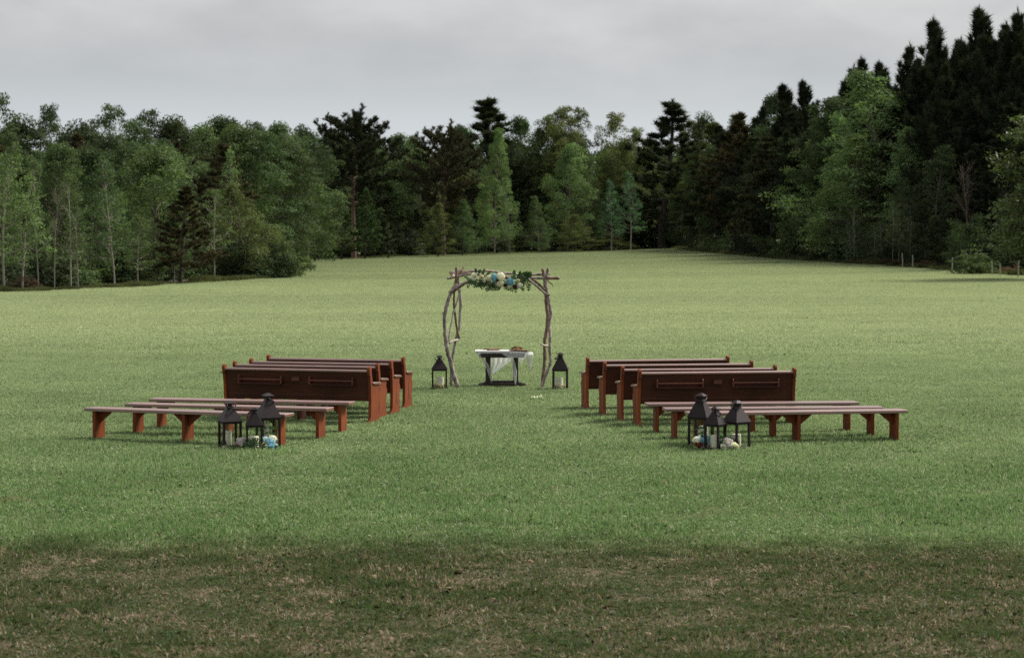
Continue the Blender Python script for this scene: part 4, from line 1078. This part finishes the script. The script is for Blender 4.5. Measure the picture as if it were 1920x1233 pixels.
LEAFC = dict(light=(0.120, 0.190, 0.080), green=(0.085, 0.132, 0.052), mid=(0.065, 0.102, 0.040), deep=(0.045, 0.068, 0.028), olive=(0.092, 0.112, 0.038), fresh=(0.138, 0.205, 0.085), yellow=(0.115, 0.140, 0.050), teal=(0.070, 0.145, 0.072),
             pine=(0.034, 0.044, 0.022), dark=(0.025, 0.034, 0.019), brownpine=(0.072, 0.066, 0.037), brush=(0.085, 0.058, 0.034), grey=(0.17, 0.155, 0.12))
BARKC = dict(pale=(0.22, 0.20, 0.165), brown=(0.10, 0.072, 0.055), red=(0.135, 0.080, 0.062), dark=(0.050, 0.040, 0.032), grey=(0.17, 0.15, 0.125))
trng = random.Random(77); n_tree = [0]
def tree(key, px, top, wpx, d=None, base=None, col='mid', bark='brown', label=None, group=None, name='tree', X=None, H=None, Wm=None, cat='tree'):
    """stand a tree on the ground at photo column px, at distance d (or where its foot shows), as tall and wide as it looks there"""
    if key not in VAR: key = key + str(trng.randrange(sum(1 for k in VAR if k[:-1] == key)))
    tm, cm, h0, w0 = VAR[key]
    if base is not None:
        g_ = ground_at(px, base); x, y = g_.x, g_.y
    else: y = d; x = (px - 960) / FPX * d if X is None else X
    z = terrain(x, y)
    if H is None: H = at(px, top, y).z - z
    if Wm is None: Wm = wpx / FPX * y
    t = bpy.data.objects.new(name, None); COL.objects.link(t); t.empty_display_size = .5
    t.location = (x, y, z - .03); t.rotation_euler = (0, 0, trng.uniform(0, 6.283))
    t.scale = (Wm / w0, Wm / w0, H / h0); tag(t, label, cat, group)
    j = trng.uniform(.86, 1.14); h_ = trng.uniform(-.06, .06)
    a = bpy.data.objects.new('trunk', tm); b = bpy.data.objects.new('twigs' if key.startswith('bare') else 'crown', cm)
    for o in (a, b): COL.objects.link(o); o.parent = t
    a.color = (*BARKC[bark], 1)
    c = BARKC[bark] if key.startswith('bare') else LEAFC[col]
    b.color = (c[0] * j * (1 + h_), c[1] * j, c[2] * j * (1 - h_), 1)
    n_tree[0] += 1
    return t

CN = dict(light='light green', green='fresh green', mid='mid green', deep='deep green', olive='olive green', pine='dull green', dark='blackish green', brownpine='brownish')
KN = dict(round='round tree', tall='tall tree', leafcone='conical leafy tree', conepine='conical pine', pine='open pine', spirepine='spired pine')
REFS = dict(left=[(8, 'the leftmost light green tree'), (98, 'the feathery dark treetop'), (133, 'the forked pale sapling'), (215, 'the long pale trunk'), (288, 'the broad rounded green tree'), (338, 'the dark brownish pine'), (402, 'the many stemmed sapling'), (428, 'the light green column tree'), (462, 'the olive corner tree'), (508, 'the yellowish corner bush')],
            far=[(520, 'the pale bare tree'), (575, 'the low young conifers'), (664, 'the great pine'), (728, 'the young conifer right of the great pine'), (832, 'the brownish pine'), (868, 'the green young tree'), (934, 'the pointed dark conifer'), (1010, 'the small green tree behind the arch'), (1056, 'the twin olive crowns'), (1102, 'the light spreading tree'), (1164, 'the bluish slim trees'), (1240, 'the tall dark pine'), (1296, 'the pale green tree ending the right wood')],
            right=[(1296, 'the pale green end tree'), (1345, 'the olive pine'), (1402, 'the brown pine'), (1442, 'the domed treetop'), (1490, 'the first pine spire'), (1528, 'the left bright green tree'), (1590, 'the lower bright green tree'), (1638, 'the largest bright green tree'), (1690, 'the lone tufted pine top'), (1730, 'the low topped pine'), (1769, 'the first high pine'), (1815, 'the leafless sapling'), (1844, 'the highest pine'), (1896, 'the second pine from the right edge')])
def near(zone, px, mid='behind'):
    x, nm = min(REFS[zone], key=lambda r_: abs(r_[0] - px)); d_ = px - x
    return '%s %s' % (mid if abs(d_) < 9 else 'left of' if d_ < 0 else 'right of', nm)
# ---- wood on the left, front row (foot of each tree shows at the field's edge)
GLF = 'trees along the left edge of the field'
tree('slender', 8, 262, 120, base=547, col='light', bark='pale', label='light green leafy tree at the far left edge of the picture', group=GLF)
tree('slender', 42, 322, 100, d=109, col='light', bark='pale', label='bushy light green tree second from the left picture edge', group=GLF)
tree('sparse', 72, 296, 70, d=112, col='green', bark='pale', label='thin grey green tree with slim pale trunk left of the twin-stemmed sapling', group=GLF)
tree('bare0', 102, 332, 34, d=111, col='green', bark='pale', label='bare pale dead stem rising left of the twin-stemmed sapling', group=GLF)
tree('sparse', 133, 322, 80, base=542, col='green', bark='pale', label='sparse sapling with pale forked trunk at the left field edge', group=GLF)
tree('sparse', 147, 385, 60, d=112.5, col='green', bark='grey', label='low thin sapling close right of the forked pale sapling', group=GLF)
tree('slender', 215, 290, 96, base=539, col='green', bark='pale', label='tall narrow tree with long pale trunk in front of the left wood', group=GLF)
tree('round', 288, 268, 165, d=128, col='green', bark='brown', label='broad rounded bright green tree behind the left field edge', group=GLF)
tree('conepine', 338, 342, 130, d=126, col='brownpine', bark='dark', label='dark brownish pine right of the broad rounded green tree', group=GLF)
tree('slender', 258, 400, 70, d=120, col='mid', bark='grey', label='small green tree under the broad rounded green tree', group=GLF)
tree('slender', 326, 442, 70, base=531, col='green', bark='grey', label='small bright leafed sapling under the brownish pine', group=GLF)
tree('sparse', 402, 352, 74, base=528, col='light', bark='pale', label='several-stemmed sparse sapling with pale trunk left of the light green column tree', group=GLF)
tree('slender', 428, 272, 62, d=146, col='light', bark='grey', label='narrow light green column of a tree in the left wood', group=GLF)
tree('conepine', 404, 262, 170, d=156, col='brownpine', bark='dark', label='dark brown pine behind the light green column tree', group=GLF)
tree('olive', 462, 342, 142, d=142, col='olive', bark='brown', label='olive green conical tree at the corner of the left wood', group=GLF)
tree('olive', 508, 418, 110, d=148, col='yellow', bark='brown', label='yellowish green bushy tree at the corner of the left wood', group=GLF)
tree('olive', 533, 440, 64, d=152, col='mid', bark='brown', label='low dark green bush ending the left wood at the corner', group=GLF)
tree('shrub', 562, 440, 56, d=168, col='deep', bark='brown', label='small dark bush just beyond the left wood corner', group=GLF, name='shrub', cat='shrub')
# skyline of the left wood
GLB = 'taller trees behind the left wood'
for key, px, top, w, d, col, lab in (
    ('tall', -8, 168, 120, 158, 'deep', 'dark leafy treetop at the left picture edge against the sky'),
    ('round', 45, 210, 150, 165, 'deep', 'low dark round treetop second from the left on the skyline'),
    ('tall', 98, 192, 84, 172, 'deep', 'feathery dark treetop rising left on the skyline'),
    ('round', 150, 220, 150, 170, 'deep', 'flat dark treetop between two feathery ones on the left skyline'),
    ('tall', 212, 192, 96, 178, 'mid', 'tall upright treetop standing out on the left skyline'),
    ('tall', 250, 220, 110, 182, 'mid', 'green treetop just right of the tall upright one'),
    ('tall', 283, 202, 90, 190, 'deep', 'pointed dark treetop over the broad rounded green tree'),
    ('round', 332, 212, 140, 190, 'deep', 'wide dark treetop right of the pointed dark one'),
    ('round', 378, 228, 120, 195, 'mid', 'green treetop over the brown pine on the left skyline'),
    ('round', 432, 214, 130, 205, 'deep', 'open branched round treetop on the skyline left of the pale bare tree'),
    ('tall', 484, 224, 90, 225, 'deep', 'small dark treetop just left of the pale bare tree'),
    ('round', 522, 224, 120, 240, 'mid', 'green treetop behind the pale bare tree'),
    ('round', 570, 230, 120, 250, 'deep', 'small dark treetop between pale bare tree and the great pine')):
    tree(key, px, top, w, d=d, col=col, bark='dark', label=lab, group=GLB)
for k in range(34):   # trees filling the left wood
    px = -20 + 590 * (k + trng.random()) / 34
    d = trng.uniform(135, 175) if px < 330 else trng.uniform(165, 235)
    top = trng.uniform(228, 310) + (12 if px > 480 else 0)
    key = trng.choice(('round', 'tall', 'leafcone', 'conepine', 'round'))
    c_ = trng.choice(('mid', 'green', 'deep', 'mid', 'light')) if key != 'conepine' else 'brownpine'
    tree(key, px, top, trng.uniform(100, 150) if key != 'conepine' else 150, d=d, col=c_, bark='dark',
         label='%s %s %s' % (CN[c_], KN[key], near('left', px)), group='trees in the thick of the left wood')
for k in range(30):
    px = -15 + 560 * (k + trng.random() * .7) / 30
    g_ = ground_at(px, 545 - px * .05 if px < 420 else 524)
    d = g_.y + trng.uniform(2, 9)
    tree('shrub', px, None, None, d=d, H=trng.uniform(1.6, 4.2), Wm=trng.uniform(2.2, 4.5), col=trng.choice(('deep', 'mid', 'deep', 'green', 'deep')), bark='dark', name='shrub', cat='shrub',
         label='dark low shrub %s' % near('left', px, 'below'), group='undergrowth shrubs of the left wood')
for px, w in ((485, 26), (505, 30), (525, 24), (40, 24), (60, 20)):
    tree('shrub', px, None, None, base=(521 - (px - 485) * .06 if px > 400 else 545), H=.9, Wm=w / FPX * 140 * 1.6, col='brush', bark='brown', name='shrub', cat='shrub',
         label='low reddish brown dry brush at the foot of the left wood', group='dry brush at the foot of the left wood')

for k in range(16):
    px = -40 + 640 * (k + trng.random()) / 16
    tree('round', px, trng.uniform(262, 300), trng.uniform(100, 130), d=trng.uniform(178, 200) if px < 330 else trng.uniform(240, 262), col='deep', bark='dark', label='deep green back row tree %s' % near('left', px), group='trees at the back of the left wood')
# ---- far wood across the field
GF = 'trees of the far wood'
for key, px, top, w, d, col, bark, lab in (
    ('bare1', 520, 246, 120, 235, 'grey', 'grey', 'pale grey bare twigged tree left of the great pine'),
    ('bare1', 470, 300, 90, 228, 'grey', 'grey', 'smaller grey leafless tree below and left of the pale bare one'),
    ('bigpine', 664, 190, 165, 288, 'pine', 'red', 'great spreading pine with tall bare reddish trunk, highest left of centre'),
    ('round', 612, 238, 90, 320, 'deep', 'dark', 'dark treetop left of the great pine'),
    ('round', 735, 246, 90, 325, 'mid', 'dark', 'green treetop right of the great pine'),
    ('round', 772, 250, 80, 330, 'green', 'dark', 'low green treetop in the dip of the far skyline'),
    ('bigpine', 832, 219, 130, 300, 'brownpine', 'red', 'brownish pine with reddish trunk, between great pine and pointed fir-like pine'),
    ('round', 872, 230, 70, 335, 'mid', 'dark', 'green treetop just left of the pointed dark conifer'),
    ('conepine0', 934, 178, 250, 340, 'pine', 'dark', 'pointed dark conifer standing above the far skyline'),
    ('round', 984, 214, 80, 335, 'mid', 'dark', 'green treetop right of the pointed dark conifer'),
    ('tall', 1022, 212, 84, 330, 'olive', 'dark', 'olive green treetop left of the twin green crowns'),
    ('tall', 1056, 196, 88, 325, 'olive', 'dark', 'tall olive crown, left of two at the right of centre skyline'),
    ('tall', 1086, 198, 62, 328, 'olive', 'dark', 'tall olive crown, right of two at the right of centre skyline'),
    ('tall', 1152, 208, 80, 330, 'yellow', 'grey', 'open pale green crown left of the tall dark pine'),
    ('tall', 1192, 236, 60, 330, 'yellow', 'pale', 'pale green thin tree with light trunk beside the tall dark pine'),
    ('conepine1', 1240, 184, 230, 318, 'pine', 'dark', 'tall dark pine standing out right of centre on the skyline'),
    ('tall', 1296, 222, 70, 325, 'yellow', 'dark', 'small pale green treetop right of the tall dark pine'),
    ('round', 1322, 206, 80, 325, 'deep', 'dark', 'dark open treetop where the far and right woods meet'),
    ('leafcone', 927, 238, 76, 298, 'light', 'grey', 'light green tree below the pointed dark conifer'),
    ('slender', 956, 328, 48, 292, 'light', 'grey', 'narrow light green tree standing low in the far wood centre'),
    ('round', 1064, 266, 86, 308, 'light', 'grey', 'light green spreading tree under the olive crowns'),
    ('leafcone', 1102, 262, 80, 312, 'green', 'grey', 'green tree right of the light spreading one'),
    ('slender', 1146, 334, 46, 300, 'teal', 'pale', 'bluish light green slim tree, left of two beside each other'),
    ('slender', 1182, 318, 54, 302, 'teal', 'pale', 'bluish light green slim tree with pale trunk, right of two'),
    ('leafcone', 1010, 366, 54, 294, 'mid', 'grey', 'small green tree low in the far wood behind the arch'),
    ('conepine', 575, 338, 66, 268, 'pine', 'dark', 'young conifer low left of the great pine'),
    ('conepine', 548, 356, 60, 262, 'pine', 'dark', 'dark young conifer by the left wood corner'),
    ('conepine', 640, 388, 74, 276, 'mid', 'dark', 'young green pine left of the great pine trunk'),
    ('conepine', 684, 350, 60, 278, 'mid', 'dark', 'young green pine right of the great pine trunk'),
    ('conepine', 728, 380, 60, 281, 'pine', 'dark', 'second young conifer right of the great pine trunk'),
    ('leafcone', 822, 378, 70, 285, 'olive', 'dark', 'olive young tree under the brownish pine'),
    ('leafcone', 868, 372, 62, 287, 'mid', 'dark', 'green young tree right under the brownish pine'),
    ('olive', 1080, 400, 80, 303, 'olive', 'dark', 'low olive bush tree right of the arch top'),
    ('olive', 1140, 430, 90, 306, 'olive', 'dark', 'low olive bush under the bluish slim trees')):
    tree(key, px, top, w, d=d, col=col, bark=bark, label=lab, group=GF)
def far_y(px): 
    for a, b in zip(FAR[:-1], FAR[1:]):
        pa, pb = 960 + a.x / a.y * FPX, 960 + b.x / b.y * FPX
        if pa <= px <= pb: return a.y + (b.y - a.y) * (px - pa) / (pb - pa)
    return FAR[-1].y
for k in range(44):
    px = 540 + 760 * (k + trng.random()) / 44
    key = trng.choice(('round', 'round', 'leafcone', 'tall', 'pine', 'round'))
    c_ = trng.choice(('mid', 'deep', 'green', 'deep', 'olive')) if 'pine' not in key else trng.choice(('pine', 'dark', 'brownpine'))
    tree(key, px, trng.uniform(234, 315), trng.uniform(95, 140), d=far_y(px) + trng.uniform(10, 40), col=c_, bark='dark',
         label='%s far %s %s' % (CN[c_], KN[key], near('far', px)), group='trees in the thick of the far wood')
for k in range(46):
    px = 535 + 750 * (k + trng.random() * .8) / 46
    tree(trng.choice(('shrub', 'olive', 'conepine', 'shrub')), px, None, None, d=far_y(px) + trng.uniform(1.5, 7), H=trng.uniform(3.0, 8.0), Wm=trng.uniform(4, 7), col=trng.choice(('deep', 'dark', 'deep', 'pine', 'mid')), bark='dark',
         name='shrub', cat='shrub', label='dark low shrub %s' % near('far', px, 'below'), group='undergrowth of the far wood')

for k in range(20):
    px = 500 + 860 * (k + trng.random()) / 20
    tree('round', px, trng.uniform(262, 300), trng.uniform(90, 115), d=far_y(px) + trng.uniform(45, 60), col='deep', bark='dark', label='deep green back row tree %s' % near('far', px), group='trees at the back of the far wood')
# ---- wood on the right, coming nearer
GRT = 'trees along the right edge of the field'
for key, px, top, w, d, col, bark, lab in (
    ('leafcone', 1296, 298, 76, 318, 'teal', 'grey', 'pale green tree at the far end of the right wood'),
    ('olive', 1278, 352, 60, 316, 'mid', 'dark', 'low green tree where the far and right woods meet'),
    ('conepine', 1345, 224, 150, 300, 'olive', 'dark', 'olive pine near the far end of the right wood'),
    ('round', 1378, 210, 70, 292, 'deep', 'dark', 'dark round treetop left of the sharp pine spires'),
    ('conepine', 1402, 204, 170, 270, 'brownpine', 'dark', 'brown pine left of the bright green broad trees'),
    ('round', 1442, 168, 80, 268, 'deep', 'dark', 'dark domed treetop left of the pine spires'),
    ('spirepine', 1418, 190, 104, 262, 'dark', 'dark', 'small dark spire of a pine below the domed treetop'),
    ('spirepine', 1490, 150, 143, 240, 'dark', 'dark', 'dark pine spire, first left of the bright green trees'),
    ('spirepine', 1518, 142, 130, 236, 'dark', 'dark', 'sharp dark pine spire over the left bright green tree'),
    ('conepine', 1450, 248, 190, 232, 'brownpine', 'dark', 'brown pine just left of the bright green broad trees'),
    ('olive', 1400, 360, 90, 252, 'mid', 'dark', 'low dark green tree below the brown pines'),
    ('leafcone', 1537, 180, 172, 212, 'fresh', 'pale', 'bright green broad tree, left of two in the right wood'),
    ('leafcone', 1652, 124, 285, 192, 'fresh', 'pale', 'largest bright green broad tree, right of two in the right wood'),
    ('leafcone', 1600, 250, 190, 190, 'fresh', 'pale', 'lower bright green tree between the two broad ones'),
    ('leafcone', 1498, 296, 110, 216, 'fresh', 'pale', 'small bright green tree leftmost of the bright group'),
    ('leafcone', 1578, 205, 130, 203, 'fresh', 'pale', 'bright green tree close between the two broad bright ones'),
    ('leafcone', 1706, 236, 120, 184, 'fresh', 'grey', 'bright green tree rightmost of the bright group'),
    ('spirepine', 1565, 148, 143, 222, 'dark', 'dark', 'dark pine spire between the two bright green trees'),
    ('spirepine', 1602, 112, 156, 214, 'dark', 'dark', 'dark pine spire left above the largest bright tree'),
    ('spirepine', 1628, 98, 143, 212, 'dark', 'dark', 'dark pine spire right above the largest bright tree'),
    ('spirepine', 1660, 106, 143, 208, 'dark', 'dark', 'dark pine with blunt top right of the largest bright tree'),
    ('spirepine', 1690, 72, 143, 202, 'dark', 'dark', 'lone tufted pine top between two skyline gaps'),
    ('spirepine', 1730, 84, 169, 196, 'dark', 'dark', 'dark pine with low top left of the high pines'),
    ('spirepine', 1769, 22, 195, 190, 'dark', 'dark', 'high dark pine, first of the tall group at right'),
    ('spirepine', 1806, 62, 169, 186, 'dark', 'dark', 'dark pine dipping between the two highest pines'),
    ('spirepine', 1844, 0, 195, 182, 'dark', 'dark', 'highest dark pine touching the top of the picture'),
    ('spirepine', 1872, 28, 156, 180, 'dark', 'dark', 'dark pine just right of the highest one'),
    ('spirepine', 1896, 8, 169, 176, 'dark', 'dark', 'dark pine second from the right picture edge'),
    ('spirepine', 1926, 14, 182, 172, 'dark', 'dark', 'dark pine cut by the right picture edge'),
    ('conepine', 1800, 205, 175, 172, 'dark', 'dark', 'wide dark conifer in front of the high pines'),
    ('conepine', 1868, 190, 210, 164, 'dark', 'dark', 'wide dark conifer behind the leafless sapling'),
    ('leafcone', 1752, 268, 140, 168, 'deep', 'grey', 'dark green leafy tree right of the largest bright tree'),
    ('bare0', 1815, 290, 66, 160, 'grey', 'brown', 'leafless pale sapling in the right wood before dark conifers'),
    ('olive', 1700, 330, 90, 178, 'mid', 'pale', 'low green tree with pale stems right of the largest bright tree')):
    tree(key, px, top, w, d=d, col=col, bark=bark, label=lab, group=GRT)
RE = [(p.x, p.y) for p in FAR[-1:] + R_EDGE]
def right_y(px):
    for a, b in zip(RE[:-1], RE[1:]):
        pa, pb = 960 + a[0] / a[1] * FPX, 960 + b[0] / b[1] * FPX
        if pa <= px <= pb: return a[1] + (b[1] - a[1]) * (px - pa) / (pb - pa)
    return RE[-2][1]
for k in range(40):
    px = 1330 + 620 * (k + trng.random()) / 40
    key = trng.choice(('spirepine', 'spirepine', 'spirepine', 'tall')) if px < 1650 else 'spirepine'
    sk = np.interp(px, [1330, 1450, 1530, 1640, 1760, 1950], [235, 200, 170, 130, 70, 40])
    tree(key, px, sk + trng.uniform(0, 75), trng.uniform(110, 160), d=right_y(px) + trng.uniform(18, 55), col='dark' if 'pine' in key else 'deep', bark='dark',
         label='dark inner %s %s' % (KN[key], near('right', px)), group='trees in the thick of the right wood')
for k in range(44):
    px = 1290 + 650 * (k + trng.random() * .8) / 44
    tree(trng.choice(('shrub', 'shrub', 'olive')), px, None, None, d=right_y(px) + (trng.uniform(3, 9) if px < 1670 else trng.uniform(6, 13)), H=trng.uniform(2.0, 5.5), Wm=trng.uniform(3, 5.5), col=trng.choice(('deep', 'dark', 'deep', 'mid')), bark='dark',
         name='shrub', cat='shrub', label='dark low shrub %s' % near('right', px, 'below'), group='undergrowth of the right wood')
for k in range(9):   # thin pale stems showing in the shade under the bright trees
    px = 1535 + 190 * (k + trng.random()) / 9
    tree('sparse', px, trng.uniform(370, 430), 34, d=right_y(px) + trng.uniform(1.5, 4), col='green', bark='pale', label='thin pale stemmed sapling %s' % near('right', px, 'below'), group='pale saplings under the bright green trees')
tree('shrub', 1828, 455, 86, base=514, col='mid', bark='brown', label='low rounded olive shrub by the fence posts', name='shrub', cat='shrub')
for px in (1600, 1625, 1655, 1690, 1735, 1885):
    tree('shrub', px, None, None, d=right_y(px) + trng.uniform(.2, 1.4), H=.7, Wm=trng.uniform(1.6, 2.6), col='brush', bark='brown', name='shrub', cat='shrub',
         label='dry reddish brush %s' % near('right', px, 'below'), group='dry brush at the foot of the right wood')

for k in range(18):
    px = 1340 + 620 * (k + trng.random()) / 18
    sk = np.interp(px, [1330, 1450, 1530, 1640, 1760, 1950], [240, 215, 190, 170, 130, 110])
    tree('conepine', px, sk + trng.uniform(10, 50), trng.uniform(130, 170), d=right_y(px) + trng.uniform(58, 75), col='dark', bark='dark', label='dark back row conical pine %s' % near('right', px), group='trees at the back of the right wood')
for k in range(16):
    px = 1400 + 540 * (k + .3 + .5 * trng.random()) / 16
    sk = np.interp(px, [1400, 1450, 1530, 1640, 1760, 1850, 1950], [210, 185, 152, 112, 66, 30, 26])
    tree('spirepine', px, sk + trng.uniform(4, 38), trng.uniform(120, 165), d=right_y(px) + trng.uniform(24, 50), col='dark', bark='dark', label='dark skyline spired pine %s' % near('right', px), group='skyline pines of the right wood')
# fence posts before the right wood
for i, (px, by, hp, lab) in enumerate(((1692, 502, 27, 'thin pale fence post, leftmost of the row before the right wood'), (1711, 504, 25, 'pale fence post close right of the leftmost post'),
                          (1785, 511, 27, 'pale fence post left of the olive shrub'), (1860, 516, 26, 'pale fence post right of the olive shrub'),
                          (1875, 517, 23, 'short grey fence post near the overhanging leaves'), (1909, 520, 30, 'pale fence post nearest the right picture edge'))):
    g_ = ground_at(px, by); h = hp / FPX * g_.y; r = .042
    mb = MB().tube([(0, 0, -.1), (.01, 0, h * .5), (.03 * (i % 3 - 1), 0, h)], [r, r * .95, r * .9], 8)
    mb.lathe([(r * .9, 0), (r * .5, .03), (.005, .045)], 8, Matrix.Translation((.03 * (i % 3 - 1), 0, h - .002)))
    o = mb.build('fence_post', M['fpost']); o.location = g_; tag(o, lab, 'fence post', 'fence posts before the right wood')

# ---- near broadleaf evergreen leaning in from the right
T = Tree(333); q = T.q
tk = T.limb((0, 0, 0), (-.04, 0, 1), 4.9, .10, .03, 8, 0, .05, 8)
for i in range(46):
    t = .26 + .72 * (i + q.random()) / 46; k = min(7.99, t * 8); p = tk[int(k)].lerp(tk[int(k) + 1], k - int(k))
    az = i * 2.39996; u = (t - .26) / .72; el = R(-18 + 75 * u + q.uniform(-12, 12))
    L_ = (1.15 + .75 * math.sin(math.pi * min(1, .25 + u * .7))) * q.uniform(.75, 1.1)
    P = T.limb(p, (math.cos(az) * math.cos(el), math.sin(az) * math.cos(el), math.sin(el)), L_, .03, .008, 6, .05, .1)
    for j in range(13):
        m_ = q.uniform(1.5, 5.99); pp = P[int(m_)].lerp(P[int(m_) + 1], m_ - int(m_))
        S = T.limb(pp, (P[-1] - P[0]).normalized() * .6 + rdir(q, .2), q.uniform(.2, .5), .007, .004, 3, .1, .15, 3)
        for s_ in S[1:]: T.clumps.append((tuple(s_), 1.0))
ev = thing('evergreen_tree', (34.7, 127, terrain(34.7, 127) - .02), 0, 'near leafy evergreen leaning in at the right picture edge', 'tree', scale=(2.15, 2.15, 1.85))
o = link('trunk', T.b.mesh('evergreen_trunk'), M['bark'], ev, True); o.color = (*BARKC['brown'], 1)
o = link('crown', T.leaves_mesh('evergreen_crown', 10, .20, .15, .45, .3, 1.0), M['glossy_leaf'], ev); o.color = (0.078, 0.112, 0.036, 1)
print('trees', n_tree[0], 'tris', sum(len(me.loop_triangles) or sum(len(p.vertices) - 2 for p in me.polygons) for me in bpy.data.meshes))
